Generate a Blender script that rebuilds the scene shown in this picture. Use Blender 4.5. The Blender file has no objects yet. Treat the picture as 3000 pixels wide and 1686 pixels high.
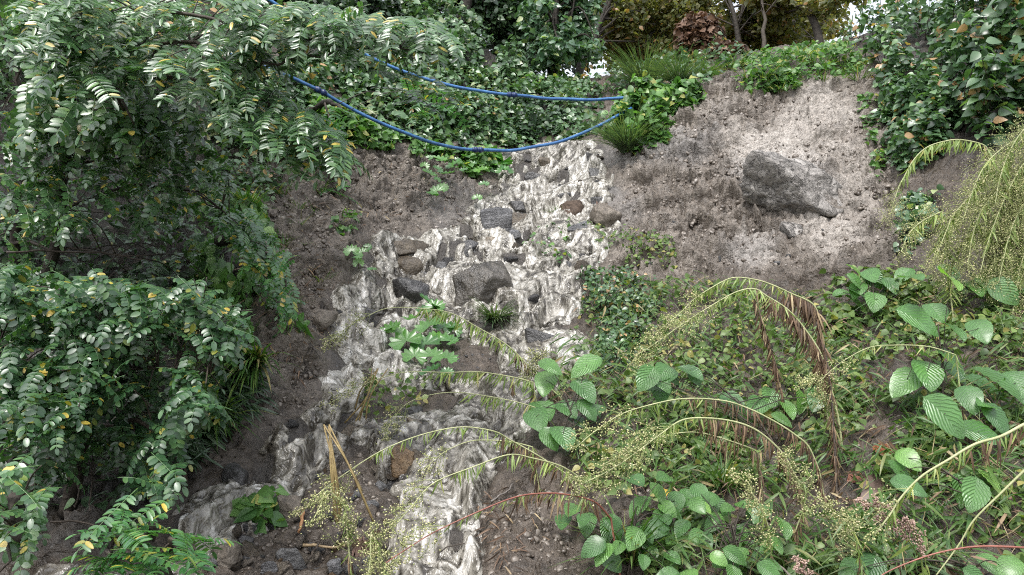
import bpy, bmesh, math, random
import numpy as np
from mathutils import Vector

# ------------------------------------------------------------------ scene, camera, light
S = bpy.context.scene
COL = S.collection
RAD = math.radians
PITCH = RAD(6.0); FPX = 2310.0; EYE = np.array([0.0, 0.0, 1.6])
cam_d = bpy.data.cameras.new('camera'); cam = bpy.data.objects.new('camera', cam_d); COL.objects.link(cam)
cam.location = EYE; cam.rotation_euler = (RAD(90) + PITCH, 0, 0)
cam_d.sensor_width = 36.0; cam_d.lens = 36.0 * FPX / 3000.0
cam_d.clip_start = 0.05; cam_d.clip_end = 500.0
S.camera = cam

SUN_EL, SUN_ROT = RAD(58), RAD(200)
w = bpy.data.worlds.new('World'); S.world = w; w.use_nodes = True
nt = w.node_tree; bg = nt.nodes['Background']
sky = nt.nodes.new('ShaderNodeTexSky'); sky.sky_type = 'NISHITA'; sky.sun_disc = False
sky.sun_elevation = SUN_EL; sky.sun_rotation = SUN_ROT; sky.air_density = 1.0; sky.dust_density = 3.0
hs = nt.nodes.new('ShaderNodeHueSaturation'); hs.inputs['Saturation'].default_value = 0.30
nt.links.new(sky.outputs[0], hs.inputs['Color']); nt.links.new(hs.outputs[0], bg.inputs[0])
bg.inputs[1].default_value = 0.15
sl = bpy.data.lights.new('sun', 'SUN'); sun = bpy.data.objects.new('sun', sl); COL.objects.link(sun)
sl.energy = 0.9; sl.angle = RAD(14); sl.color = (1.0, 0.97, 0.93)
# towards the sun: behind the camera, a little to the left
sd = Vector((-0.30 * math.cos(SUN_EL), -0.95 * math.cos(SUN_EL), math.sin(SUN_EL)))
sun.rotation_euler = sd.to_track_quat('Z', 'Y').to_euler(); sun.location = (-3, -8, 14)
S.view_settings.view_transform = 'Standard'; S.view_settings.look = 'None'
S.view_settings.exposure = 1.5; S.view_settings.gamma = 1.0
S.render.engine = 'CYCLES'
cy = S.cycles
cy.max_bounces = 6; cy.diffuse_bounces = 3; cy.glossy_bounces = 2; cy.transmission_bounces = 2; cy.volume_bounces = 0
cy.caustics_reflective = False; cy.caustics_refractive = False
cy.use_denoising = False; cy.filter_width = 1.1; cy.sample_clamp_indirect = 6.0; cy.sample_clamp_direct = 12.0

# ------------------------------------------------------------------ numbers: projection, noise
cp, sp = math.cos(PITCH), math.sin(PITCH)
FWD = np.array([0, cp, sp]); RGT = np.array([1.0, 0, 0]); UPV = np.array([0, -sp, cp])
def ray(px, py):
    px = np.asarray(px, float); py = np.asarray(py, float)
    return FWD + ((px - 1500) / FPX)[..., None] * RGT + ((843 - py) / FPX)[..., None] * UPV
def PT(px, py, Y):
    d = ray(px, py); return EYE + d * (np.asarray(Y, float) / d[..., 1])[..., None]
def to_px(p):
    q = p - EYE; f = np.maximum(q @ FWD, 1e-3)
    return 1500 + FPX * (q @ RGT) / f, 843 - FPX * (q @ UPV) / f
def hash01(ix, iy, iz, seed):
    h = (ix.astype(np.int64) * 374761393 + iy.astype(np.int64) * 668265263 + iz.astype(np.int64) * 2147483647 * 3 + seed * 1442695041) & 0xffffffff
    h = ((h ^ (h >> 13)) * 1274126177) & 0xffffffff
    h = ((h ^ (h >> 16)) * 2246822519) & 0xffffffff
    return ((h ^ (h >> 15)) & 0xffffff) / float(0xffffff)
def vnoise(x, y, z=None, seed=0):
    x = np.asarray(x, float); y = np.asarray(y, float)
    z = np.zeros_like(x) if z is None else np.asarray(z, float)
    ix, iy, iz = np.floor(x), np.floor(y), np.floor(z); fx, fy, fz = x - ix, y - iy, z - iz
    fx, fy, fz = [f * f * f * (f * (f * 6 - 15) + 10) for f in (fx, fy, fz)]
    r = 0
    for a in (0, 1):
        for b in (0, 1):
            for c in (0, 1):
                wgt = (fx if a else 1 - fx) * (fy if b else 1 - fy) * (fz if c else 1 - fz)
                r = r + wgt * hash01(ix + a, iy + b, iz + c, seed)
    return r * 2 - 1
def fbm(x, y, z=None, seed=0, oct=4, gain=.5):
    r = 0; a = 1; f = 1; t = 0
    for o in range(oct):
        r = r + a * vnoise(x * f + 17.3 * o, y * f - 9.1 * o, None if z is None else z * f, seed + o); t += a; a *= gain; f *= 2.03
    return r / t
def worley(x, y, seed=0):
    """distance to the nearest and second nearest of random points, one per cell"""
    ix, iy = np.floor(x), np.floor(y); z = np.zeros_like(ix); d1 = np.full(x.shape, 9.0); d2 = d1.copy(); r = np.zeros(x.shape)
    for a in (-1, 0, 1):
        for b in (-1, 0, 1):
            cx_, cy_ = ix + a, iy + b; d = np.hypot(cx_ + hash01(cx_, cy_, z, seed) - x, cy_ + hash01(cx_, cy_, z, seed + 1) - y); k = hash01(cx_, cy_, z, seed + 2)
            n1 = d < d1; d2 = np.where(n1, d1, np.minimum(d2, d)); r = np.where(n1, k, r); d1 = np.where(n1, d, d1)
    return d1, d2, r
def sstep(a, b, x):
    t = np.clip((x - a) / (b - a), 0, 1); return t * t * (3 - 2 * t)
def poly_sd(px, py, poly):
    """signed distance in photo pixels to a closed outline, positive inside"""
    P = np.array(poly, float); d2 = np.full(px.shape, 1e18); ins = np.zeros(px.shape, bool)
    for i in range(len(P)):
        a, b = P[i], P[(i + 1) % len(P)]; e = b - a
        t = np.clip(((px - a[0]) * e[0] + (py - a[1]) * e[1]) / (e @ e + 1e-9), 0, 1)
        d2 = np.minimum(d2, (px - a[0] - t * e[0]) ** 2 + (py - a[1] - t * e[1]) ** 2)
        c = (a[1] > py) != (b[1] > py)
        with np.errstate(divide='ignore', invalid='ignore'):
            ins ^= c & (px < e[0] * (py - a[1]) / (e[1] if e[1] else 1e-9) + a[0])
    return np.where(ins, 1, -1) * np.sqrt(d2)
K = 3000 / 2576.0
STREAM = [(x * K, y * K) for x, y in [(1265,405),(1330,388),(1420,378),(1500,372),(1520,400),(1505,440),(1545,470),(1520,500),(1500,540),(1545,575),(1525,600),(1500,640),(1490,680),(1445,720),(1450,770),(1400,800),(1440,850),(1490,885),(1485,910),(1430,905),(1400,950),(1385,1000),(1340,1040),(1305,1065),(1290,1105),(1245,1150),(1215,1200),(1205,1250),(1185,1300),(1192,1350),(1200,1470),(990,1470),(985,1400),(1000,1345),(1040,1318),(1050,1270),(1005,1225),(965,1185),(950,1140),(900,1125),(870,1145),(825,1150),(790,1175),(740,1225),(690,1260),(655,1310),(610,1345),(570,1380),(520,1410),(480,1385),(445,1350),(450,1300),(500,1250),(560,1238),(600,1225),(640,1175),(680,1140),(650,1100),(720,1080),(790,1050),(830,1000),(848,930),(838,880),(850,830),(880,775),(868,740),(920,690),(930,640),(955,603),(1080,603),(1170,580),(1200,530),(1240,500),(1265,450)]]
ISLES = [[(1150,985),(1300,955),(1375,965),(1480,1030),(1490,1120),(1420,1130),(1330,1085),(1180,1080),(1110,1050)],
         [(1040,1110),(1120,1080),(1200,1130),(1300,1120),(1390,1150),(1330,1190),(1250,1200),(1170,1250),(1100,1300),(1050,1240),(1020,1180)]]
POOL = [(90,1686),(110,1640),(250,1625),(330,1640),(440,1620),(520,1600),(600,1610),(600,1780),(90,1780)]
# ------------------------------------------------------------------ hillside: height field through measured depths
CTRL = [  # photo x, photo y, distance
 (1250,1640,3.15),(1300,1450,3.5),(1300,1250,4.1),(1300,1050,4.8),(1450,850,5.7),(1500,760,6.2),(1550,700,6.5),(1580,600,7.2),(1600,500,7.9),(1650,430,8.5),(1700,350,9.3),(1700,290,9.9),(1700,235,10.6),
 (600,1640,2.95),(560,1500,3.15),(750,1380,3.5),(950,1250,4.0),(1000,1100,4.5),(1050,900,5.2),(1150,760,5.9),
 (1000,600,6.0),(1000,450,6.7),(1000,800,5.15),(900,1000,4.35),(820,800,4.85),(800,600,5.5),(1250,560,6.9),(1200,480,7.2),(800,1150,3.95),(850,450,6.4),
 (500,600,5.2),(500,900,4.5),(300,1000,4.15),(100,1000,4.0),(100,1500,3.2),(350,1400,3.3),(550,1200,3.7),(100,600,5.0),(300,1660,2.9),(100,1670,2.95),
 (900,300,7.2),(600,200,6.9),(300,200,6.6),(1200,350,8.2),(1400,390,8.6),(1300,250,9.0),(1450,300,9.6),(1200,150,9.6),(1300,60,10.6),(900,20,9.3),(500,0,8.5),(1500,200,10.8),
 (2100,260,7.8),(2300,250,7.7),(2550,240,7.5),(2000,400,7.2),(1850,340,8.0),(2300,500,6.5),(2300,640,6.25),(2150,600,6.5),(2200,780,5.8),(2500,400,6.9),(2600,700,5.6),(1900,700,6.3),(1800,560,6.9),(1780,780,6.0),
 (2700,300,6.8),(2900,100,7.4),(2950,600,5.2),(2900,1000,4.1),(2900,1500,3.05),(2500,950,4.9),(2200,1000,4.8),(2200,1300,3.85),(2200,1600,3.15),(1700,1600,3.1),(1600,1450,3.5),(1700,1300,3.85),(1650,1100,4.55),(1800,920,5.3),(2600,1300,3.6),
 (2000,240,9.0),(2150,160,10.4),(2400,150,9.6),(2600,110,9.0),(1850,225,10.4),
]
cA = np.array(CTRL, float); P3 = PT(cA[:, 0], cA[:, 1], cA[:, 2])
anch = np.array([(-3,0.3,0.0),(0,0.3,0.0),(3,0.3,0.0),(0,1.6,.25),(-2.5,1.6,.25),(2.5,1.6,.3),(0,-4,0),(-8,-4,0),(8,-4,0),
  (-6,4,3.2),(-9,8,7.5),(-7,12,8.8),(-4,13,7.3),(0,14,5.0),(3,14,5.6),(6,13,6.6),(8,9,6.6),(7,5,4.2),(7,2.5,1.6),(-6,2,1.0),(0,20,3.0),(-8,20,8.0),(8,20,4.5)], float)
cx = np.concatenate([P3[:, 0], anch[:, 0]]); cyy = np.concatenate([P3[:, 1], anch[:, 1]]); cz = np.concatenate([P3[:, 2], anch[:, 2]])
def tps(r2): return np.where(r2 > 1e-9, .5 * r2 * np.log(np.maximum(r2, 1e-9)), 0)
n = len(cx); A = np.zeros((n + 3, n + 3)); r2 = (cx[:, None] - cx) ** 2 + (cyy[:, None] - cyy) ** 2
A[:n, :n] = tps(r2) + np.eye(n) * 0.01; A[:n, n] = 1; A[:n, n + 1] = cx; A[:n, n + 2] = cyy; A[n:, :n] = A[:n, n:].T
wts = np.linalg.solve(A, np.concatenate([cz, np.zeros(3)]))
def base_z(x, y):
    xc = np.clip(x, -10, 10); yc = np.clip(y, -4, 20); sh = x.shape; xc = xc.ravel(); yc = yc.ravel(); z = wts[n] + wts[n + 1] * xc + wts[n + 2] * yc
    for i in range(n): z += wts[i] * tps((xc - cx[i]) ** 2 + (yc - cyy[i]) ** 2)
    return z.reshape(sh)
def axis(segs):
    return np.concatenate([np.arange(a, b, s) for a, b, s in segs])
GX = axis([(-60,-12,6),(-12,-5,.25),(-5,-2.4,.045),(-2.4,3.2,.014),(3.2,4.6,.04),(4.6,12,.25),(12,61,6)])
GY = axis([(-40,-4,6),(-4,1.6,.2),(1.6,2.6,.04),(2.6,8.2,.014),(8.2,11.5,.04),(11.5,20,.3),(20,80,6)])
XX, YY = np.meshgrid(GX, GY); ZB = base_z(XX, YY)
def grid_at(G, x, y):
    i = np.clip(np.searchsorted(GX, x) - 1, 0, len(GX) - 2); j = np.clip(np.searchsorted(GY, y) - 1, 0, len(GY) - 2)
    u = (x - GX[i]) / (GX[i + 1] - GX[i]); v = (y - GY[j]) / (GY[j + 1] - GY[j])
    return G[j, i] * (1 - u) * (1 - v) + G[j, i + 1] * u * (1 - v) + G[j + 1, i] * (1 - u) * v + G[j + 1, i + 1] * u * v
PXX, PYY = to_px(np.stack([XX, YY, ZB], -1))
near = (YY > 1.8) & (YY < 12)
def field(poly): 
    d = np.full(XX.shape, -9999.0); d[near] = poly_sd(PXX[near], PYY[near], poly); return d
SD = field(STREAM) + 16
for I in ISLES: SD = np.minimum(SD, -field(I) + 14 + 34 * fbm(XX * 4, YY * 4, None, 91))
SDP = field(POOL)
M_STREAM = sstep(-25, 25, SD)
# the bed falls in steps; the water follows it
STEPN = vnoise(XX * 1.6, YY * .8, None, 5) * .5 + XX * .35
ph = YY * 1.5 + STEPN * 1.2 + .9 * fbm(XX * 3.0, YY * 2.0, None, 95, 2); fr = ph - np.floor(ph)
STEP = (sstep(.0, .30, fr) - fr) * .15 * M_STREAM
ZS = ZB + STEP - .07 * sstep(-40, 30, SD)
# mud slip face and clay
FACE = [(1780,330),(2060,245),(2330,260),(2560,215),(2640,330),(2620,560),(2640,760),(2480,800),(2250,800),(1950,790),(1760,760),(1730,600),(1760,480)]
LBANK = [(960,470),(1060,430),(1250,470),(1420,430),(1440,560),(1340,660),(1110,690),(1050,780),(1000,900),(960,1060),(900,1200),(780,1240),(740,1150),(800,950),(760,760),(700,650),(720,560),(860,520)]
M_FACE = sstep(-60, 30, field(FACE) + 45 * fbm(XX * 2.2, YY * 2.2, None, 31)); M_LB = sstep(-50, 30, field(LBANK) + 40 * fbm(XX * 2.5, YY * 2.5, None, 37))
pale = 0
for (ex, ey, rx, ry, k) in [(2280,450,190,80,1.),(2400,330,130,75,.75),(2450,690,120,90,.85),(2500,560,70,120,.5),(1930,420,110,60,.45),(2210,740,70,60,.6),(2080,330,90,40,.3),(1290,620,60,40,.5)]:
    pale = np.maximum(pale, k * sstep(1.25, .55, np.sqrt(((PXX - ex) / rx) ** 2 + ((PYY - ey) / ry) ** 2) + .55 * fbm(XX * 3.1, ZB * 3.1, None, 41)))
slate = 0
for (ex, ey, rx, ry, k) in [(1930,440,170,75,1.),(2330,540,150,95,1.),(1300,600,110,70,.7),(2230,500,120,60,.6),(2200,730,90,60,.7),(1790,620,90,90,.8)]:
    slate = np.maximum(slate, k * sstep(1.2, .5, np.sqrt(((PXX - ex) / rx) ** 2 + ((PYY - ey) / ry) ** 2) + .5 * fbm(XX * 3.7, ZB * 3.7, None, 43)))
nz1 = fbm(XX * 1.7, YY * 1.7, ZB * 1.7, 11, 3); nz2 = fbm(XX * 6, YY * 6, ZB * 6, 13, 3); nz3 = fbm(XX * 19, YY * 19, ZB * 19, 15, 3, .6)
rid = 1 - np.abs(fbm(XX * 4.5 + nz1, YY * 4.5, ZB * 5.5, 19, 3)); led = 1 - np.abs(fbm(XX * 6 + nz2, YY * 6, ZB * 17 + XX * 2, 23, 3, .6)) * 1.6; crk = 1 - np.abs(fbm(XX * 14, YY * 14, ZB * 22, 27, 3, .65)) * 1.6
land = 1 - .5 * sstep(-80, -20, SD) - .5 * sstep(-30, 5, SD)
NEARW = sstep(14, 10, YY) * sstep(1.0, 2.4, YY)
HUM_SHADE = [[(-900,-400),(600,-400),(560,300),(720,560),(760,700),(700,1100),(560,1400),(300,1640),(-900,1700)],[(700,-400),(1480,-400),(1720,250),(1680,400),(1500,420),(1200,380),(900,240)],[(2460,-300),(3400,-300),(3400,480),(2900,470),(2680,420),(2560,180)]]  # humus ground under the plants, with tree shade painted into the soil colour
M_HUM_SHADE = 0
for P_ in HUM_SHADE: M_HUM_SHADE = np.maximum(M_HUM_SHADE, .92 * sstep(-50, 40, field(P_) + 50 * fbm(XX * 2, YY * 2, None, 51)))
RUG = (.55 + .5 * M_FACE + .4 * M_LB) * (1 - .55 * pale)
SL = YY * .8 + ZB * .8 + .10 * nz2; xw = XX + .12 * nz1 + .05 * nz2
a1, a2, ar = worley(xw * 3.2, SL * 4.2, 301); b1, b2, br = worley(xw * 8 + .3 * nz2, SL * 10, 305); c1, c2, cr = worley(XX * 19 + .5 * nz2, SL * 22, 309)
clod = .10 * (ar - .5) * sstep(.0, .22, a2 - a1) + .06 * (sstep(0, .35, b2 - b1) * (.35 + br) - .5) + .026 * (sstep(0, .4, c2 - c1) * (.3 + cr) - .5)
sc_ = SL * 2.1 + .9 * nz1 + .3 * nz2; sf = sc_ - np.floor(sc_); scarp = (sstep(0, .18, sf) - sf) * .10 * sstep(-.2, .3, fbm(XX * 1.1, SL * 1.1, None, 313, 2))
gul = 1 - np.abs(fbm(XX * 3.2 + .35 * nz1, SL * .7, None, 317, 3)) * 2
HT = NEARW * (land * RUG * (.10 * nz1 + .04 * nz2 + .014 * nz3 + clod + scarp - .05 * np.clip(gul - .55, 0, 1) * 2) + M_STREAM * (.03 * nz2 + .015 * nz3))
HT = HT - .10 * sstep(-20, 60, SDP)
_gy, _gx = np.gradient(ZB, GY, GX); NB = np.stack([-_gx, -_gy, np.ones_like(_gx)], -1); NB /= np.linalg.norm(NB, axis=-1, keepdims=True)
ZT = ZS + HT / NB[..., 2]          # height field used to stand things on; the mesh itself is pushed out along the slope's normal
def TZ(x, y): return grid_at(ZT, np.asarray(x, float), np.asarray(y, float))
def hit(px, py, lo=1.8, hi=14.0):
    """where the line of sight through photo pixel (px, py) meets the hillside; distance hi where it misses"""
    px = np.atleast_1d(np.asarray(px, float)); py = np.atleast_1d(np.asarray(py, float)); d = ray(px, py)
    out = np.full(px.shape, hi); done = np.zeros(px.shape, bool)
    for Y in np.arange(lo, hi, .02):
        p = EYE + d * (Y / d[:, 1])[:, None]
        h = (~done) & (TZ(p[:, 0], p[:, 1]) >= p[:, 2])
        out[h] = Y; done |= h
    p = EYE + d * (out / d[:, 1])[:, None]
    return p, out
def normal(x, y, e=.06):
    gx = (TZ(x + e, y) - TZ(x - e, y)) / (2 * e); gy = (TZ(x, y + e) - TZ(x, y - e)) / (2 * e)
    v = np.stack([-gx, -gy, np.ones_like(gx)], -1); return v / np.linalg.norm(v, axis=-1, keepdims=True)

# ------------------------------------------------------------------ objects and meshes
def tag(o, label=None, cat=None, group=None, kind=None):
    if label: o['label'] = label
    if cat: o['category'] = cat
    if group: o['group'] = group
    if kind: o['kind'] = kind
    return o
def empty(name, loc, label, cat, group=None):
    o = bpy.data.objects.new(name, None); COL.objects.link(o); o.location = loc; o.empty_display_size = .05
    return tag(o, label, cat, group)
def mesh_from(name, V, loops, starts, mats, rnd=None, uv=None, smooth=True, midx=None, attrs=None):
    me = bpy.data.meshes.new(name); V = np.asarray(V, np.float32); loops = np.asarray(loops, np.int32); starts = np.asarray(starts, np.int32)
    me.vertices.add(len(V)); me.vertices.foreach_set('co', V.ravel())
    me.loops.add(len(loops)); me.loops.foreach_set('vertex_index', loops)
    me.polygons.add(len(starts)); me.polygons.foreach_set('loop_start', starts)
    if smooth: me.polygons.foreach_set('use_smooth', np.ones(len(starts), bool))
    if midx is not None: me.polygons.foreach_set('material_index', np.asarray(midx, np.int32))
    if uv is not None:
        l = me.uv_layers.new(name='UVMap'); l.data.foreach_set('uv', np.asarray(uv, np.float32)[loops].ravel())
    if rnd is not None:
        a = me.attributes.new('rnd', 'FLOAT', 'POINT'); a.data.foreach_set('value', np.asarray(rnd, np.float32))
    for k, v in (attrs or {}).items():
        a = me.attributes.new(k, 'FLOAT', 'POINT'); a.data.foreach_set('value', np.asarray(v, np.float32).ravel())
    me.update(calc_edges=True)
    for m in (mats if isinstance(mats, (list, tuple)) else [mats]): me.materials.append(m)
    return me
def link(name, me, parent=None, loc=None):
    o = bpy.data.objects.new(name, me); COL.objects.link(o)
    if loc is not None: o.location = loc
    if parent is not None:
        o.parent = parent
    return o
def grid_faces(nu, nv, keep=None):
    i = np.arange(nu * nv).reshape(nv, nu)
    q = np.stack([i[:-1, :-1], i[:-1, 1:], i[1:, 1:], i[1:, :-1]], -1).reshape(-1, 4)
    return q if keep is None else q[keep.ravel()[q].all(1)]
class MB:
    """collects copies of small templates and tubes, then makes ONE mesh of them; world coordinates, moved to the thing's base on build"""
    def __init__(s): s.V = []; s.L = []; s.S = []; s.R = []; s.U = []; s.nv = 0; s.nl = 0
    def raw(s, V, loops, starts, rnd, uv):
        s.V.append(V); s.L.append(loops + s.nv); s.S.append(starts + s.nl); s.R.append(rnd); s.U.append(uv); s.nv += len(V); s.nl += len(loops)
    def inst(s, t, R, pos, rnd):
        """t: template dict; R (n,3,3) with columns = axes (scaled); pos (n,3); rnd (n,)"""
        R = np.asarray(R, float); pos = np.asarray(pos, float); k = len(pos)
        if k == 0: return
        m = len(t['v']); V = np.einsum('nij,mj->nmi', R, t['v']) + pos[:, None, :]
        o = np.arange(k)
        L = (t['l'][None, :] + (o * m)[:, None]).ravel(); St = (t['s'][None, :] + (o * len(t['l']))[:, None]).ravel()
        r = (np.asarray(rnd, float)[:, None] + t['r'][None, :]) % 1.0
        s.raw(V.reshape(-1, 3), L, St, r.ravel(), np.tile(t['uv'], (k, 1)))
    def tube(s, pts, rad, sides=6, rnd=.5):
        p = np.asarray(pts, float); k = len(p); rad = np.broadcast_to(np.asarray(rad, float), (k,))
        tg = np.gradient(p, axis=0); tg /= np.linalg.norm(tg, axis=1, keepdims=True) + 1e-9
        ref = np.array([.31, .22, .93]) if abs(tg[0] @ np.array([.31, .22, .93])) < .9 else np.array([1., 0, 0])
        a = np.cross(tg, ref); a /= np.linalg.norm(a, axis=1, keepdims=True) + 1e-9; b = np.cross(tg, a)
        th = np.arange(sides) / sides * 2 * np.pi
        V = p[:, None, :] + rad[:, None, None] * (np.cos(th)[None, :, None] * a[:, None, :] + np.sin(th)[None, :, None] * b[:, None, :])
        i = np.arange(k * sides).reshape(k, sides); j = np.roll(i, -1, 1)
        q = np.stack([i[:-1], i[1:], j[1:], j[:-1]], -1).reshape(-1, 4)
        caps = np.concatenate([i[0][::1], i[-1][::-1]])
        L = np.concatenate([q.ravel(), caps]); St = np.concatenate([np.arange(len(q)) * 4, [len(q) * 4, len(q) * 4 + sides]])
        L2 = np.cumsum(np.linalg.norm(np.diff(p, axis=0, prepend=p[:1]), axis=1))
        uv = np.stack([np.tile(th / 6.283, k), np.repeat(L2 * 10, sides)], -1)
        s.raw(V.reshape(-1, 3), L, St, np.full(k * sides, rnd), uv)
    def build(s, name, mats, parent=None, loc=None, smooth=True):
        if not s.V: return None
        V = np.concatenate(s.V); o0 = np.array(parent.location if parent is not None else (loc if loc is not None else V.mean(0)))
        me = mesh_from(name, V - o0, np.concatenate(s.L), np.concatenate(s.S), mats, np.concatenate(s.R), np.concatenate(s.U), smooth)
        return link(name, me, parent, None if parent is not None else o0)
def unit(v): return v / (np.linalg.norm(v, axis=-1, keepdims=True) + 1e-12)
def frames(d, nrm, sc):
    """leaf frames: y along d, z near nrm"""
    d = unit(np.asarray(d, float)); x = unit(np.cross(d, nrm)); z = np.cross(x, d); sc = np.broadcast_to(np.asarray(sc, float), (len(d),))
    return np.stack([x, d, z], -1) * sc[:, None, None]
def catmull(P, m=8):
    P = np.asarray(P, float); Q = np.concatenate([[2 * P[0] - P[1]], P, [2 * P[-1] - P[-2]]]); out = []
    for i in range(1, len(Q) - 2):
        for t in np.linspace(0, 1, m, endpoint=False):
            a, b, c, d = Q[i - 1], Q[i], Q[i + 1], Q[i + 2]
            out.append(.5 * (2 * b + (c - a) * t + (2 * a - 5 * b + 4 * c - d) * t * t + (3 * b - a - 3 * c + d) * t ** 3))
    out.append(P[-1]); return np.array(out)
def tpl(V, faces, uv=None, rnd=None):
    V = np.asarray(V, float); L = np.concatenate([np.asarray(f) for f in faces]); lens = [len(f) for f in faces]
    return dict(v=V, l=L, s=np.concatenate([[0], np.cumsum(lens)[:-1]]).astype(int), uv=np.asarray(uv if uv is not None else V[:, :2], float), r=np.zeros(len(V)) if rnd is None else np.asarray(rnd, float))
def leaf_tpl(ts, ws, fold=.25, curl=.2, pleat=0.0, wavy=0.0):
    """blade along +y of length 1, half widths ws at ts; two strips folded at the midrib"""
    V = []; uv = []; F = []
    for k, (t, wd) in enumerate(zip(ts, ws)):
        z = -curl * t * t; pz = pleat * (1 if k % 2 else -1)
        for sgn in (-1, 0, 1):
            V.append((sgn * wd, t + (.0 if sgn == 0 else .035 * (1 if pleat else 0)), z + abs(sgn) * (fold * wd + pz * wd + wavy * wd * math.sin(9 * t + sgn)))); uv.append((.5 + sgn * .5, t))
    for k in range(len(ts) - 1):
        a = 3 * k; F += [(a, a + 1, a + 4, a + 3), (a + 1, a + 2, a + 5, a + 4)]
    return tpl(V, F, uv)

# ------------------------------------------------------------------ materials
def M(name):
    m = bpy.data.materials.new(name); m.use_nodes = True; t = m.node_tree
    return m, t, t.nodes['Principled BSDF'], t.nodes['Material Output']
def nd(t, kind, **kw):
    n = t.nodes.new(kind)
    for k, v in kw.items():
        if k in n.inputs: n.inputs[k].default_value = v
        else: setattr(n, k, v)
    return n
def ramp(t, stops, interp='LINEAR'):
    r = t.nodes.new('ShaderNodeValToRGB'); r.color_ramp.interpolation = interp; e = r.color_ramp.elements
    while len(e) < len(stops): e.new(.5)
    for i, (p, c) in enumerate(stops):
        e[i].position = p; e[i].color = (*c, 1) if len(c) == 3 else c
    return r
def noise(t, scale, detail=5, rough=.6, vec=None, dist=0):
    n = nd(t, 'ShaderNodeTexNoise', Scale=scale, Detail=detail, Roughness=rough, Distortion=dist)
    if vec is not None: t.links.new(vec, n.inputs['Vector'])
    return n
def mix(t, fac, a, b, mode='MIX'):
    m = nd(t, 'ShaderNodeMix', data_type='RGBA', blend_type=mode)
    for s, v in ((0, fac), (6, a), (7, b)):
        if hasattr(v, 'links'): t.links.new(v, m.inputs[s])
        else: m.inputs[s].default_value = v if s == 0 else ((*v, 1) if len(v) == 3 else v)
    return m.outputs[2]
def bump(t, h, strength, dist, prev=None):
    b = nd(t, 'ShaderNodeBump', Strength=strength, Distance=dist); t.links.new(h, b.inputs['Height'])
    if prev is not None: t.links.new(prev, b.inputs['Normal'])
    return b.outputs[0]
def leaf_mat(name, stops, rough=.32, trans=.28, spec=.7, veins=0, tcol=None):
    m, t, b, out = M(name); at = nd(t, 'ShaderNodeAttribute', attribute_name='rnd'); r = ramp(t, stops); t.links.new(at.outputs['Fac'], r.inputs[0])
    tc = nd(t, 'ShaderNodeTexCoord'); nz = noise(t, 9, 2, .5, tc.outputs['Object'])
    col = mix(t, .35, r.outputs[0], mix(t, 1, r.outputs[0], ramp_of(t, nz.outputs[0]), 'MULTIPLY'))
    b.inputs['Roughness'].default_value = rough; b.inputs['Specular IOR Level'].default_value = spec; b.inputs['Coat Weight'].default_value = max(0, (spec - .5) * 1.6); b.inputs['Coat Roughness'].default_value = .22
    if veins:
        sx = nd(t, 'ShaderNodeSeparateXYZ'); uvn = nd(t, 'ShaderNodeUVMap'); t.links.new(uvn.outputs[0], sx.inputs[0])
        ab = nd(t, 'ShaderNodeMath', operation='SUBTRACT'); ab.inputs[1].default_value = .5; t.links.new(sx.outputs[0], ab.inputs[0])
        ab2 = nd(t, 'ShaderNodeMath', operation='ABSOLUTE'); t.links.new(ab.outputs[0], ab2.inputs[0])
        ml = nd(t, 'ShaderNodeMath', operation='MULTIPLY_ADD'); t.links.new(ab2.outputs[0], ml.inputs[0]); ml.inputs[1].default_value = -.75; t.links.new(sx.outputs[1], ml.inputs[2])
        fr = nd(t, 'ShaderNodeMath', operation='MULTIPLY'); t.links.new(ml.outputs[0], fr.inputs[0]); fr.inputs[1].default_value = veins * 6.283
        sn = nd(t, 'ShaderNodeMath', operation='SINE'); t.links.new(fr.outputs[0], sn.inputs[0])
        t.links.new(bump(t, sn.outputs[0], .6, .003), b.inputs['Normal'])
        vr = ramp(t, [(0, (.86, .9, .84)), (.8, (1, 1, 1)), (1, (1.18, 1.16, 1.1))]); hm = nd(t, 'ShaderNodeMath', operation='MULTIPLY_ADD'); t.links.new(sn.outputs[0], hm.inputs[0]); hm.inputs[1].default_value = .5; hm.inputs[2].default_value = .5
        t.links.new(hm.outputs[0], vr.inputs[0]); col = mix(t, 1, col, vr.outputs[0], 'MULTIPLY')
    t.links.new(col, b.inputs['Base Color'])
    if trans:
        tr = nd(t, 'ShaderNodeBsdfTranslucent'); mc = mix(t, 1, col, tcol or (1.6, 1.9, .7), 'MULTIPLY'); t.links.new(mc, tr.inputs[0])
        ms = nd(t, 'ShaderNodeMixShader'); ms.inputs[0].default_value = trans; t.links.new(b.outputs[0], ms.inputs[1]); t.links.new(tr.outputs[0], ms.inputs[2]); t.links.new(ms.outputs[0], out.inputs[0])
    return m
def ramp_of(t, sock, lo=.45, hi=1.5):
    r = ramp(t, [(.3, (lo,) * 3), (.7, (hi,) * 3)]); t.links.new(sock, r.inputs[0]); return r.outputs[0]
def plain(name, c1, c2, scale=20, rough=.6, spec=.4, bmp=.5, bd=.01):
    m, t, b, out = M(name); tc = nd(t, 'ShaderNodeTexCoord'); nz = noise(t, scale, 5, .65, tc.outputs['Object'])
    r = ramp(t, [(.3, c1), (.7, c2)]); t.links.new(nz.outputs[0], r.inputs[0]); t.links.new(r.outputs[0], b.inputs['Base Color'])
    b.inputs['Roughness'].default_value = rough; b.inputs['Specular IOR Level'].default_value = spec
    if bmp: t.links.new(bump(t, nz.outputs[0], bmp, bd), b.inputs['Normal'])
    return m

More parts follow.
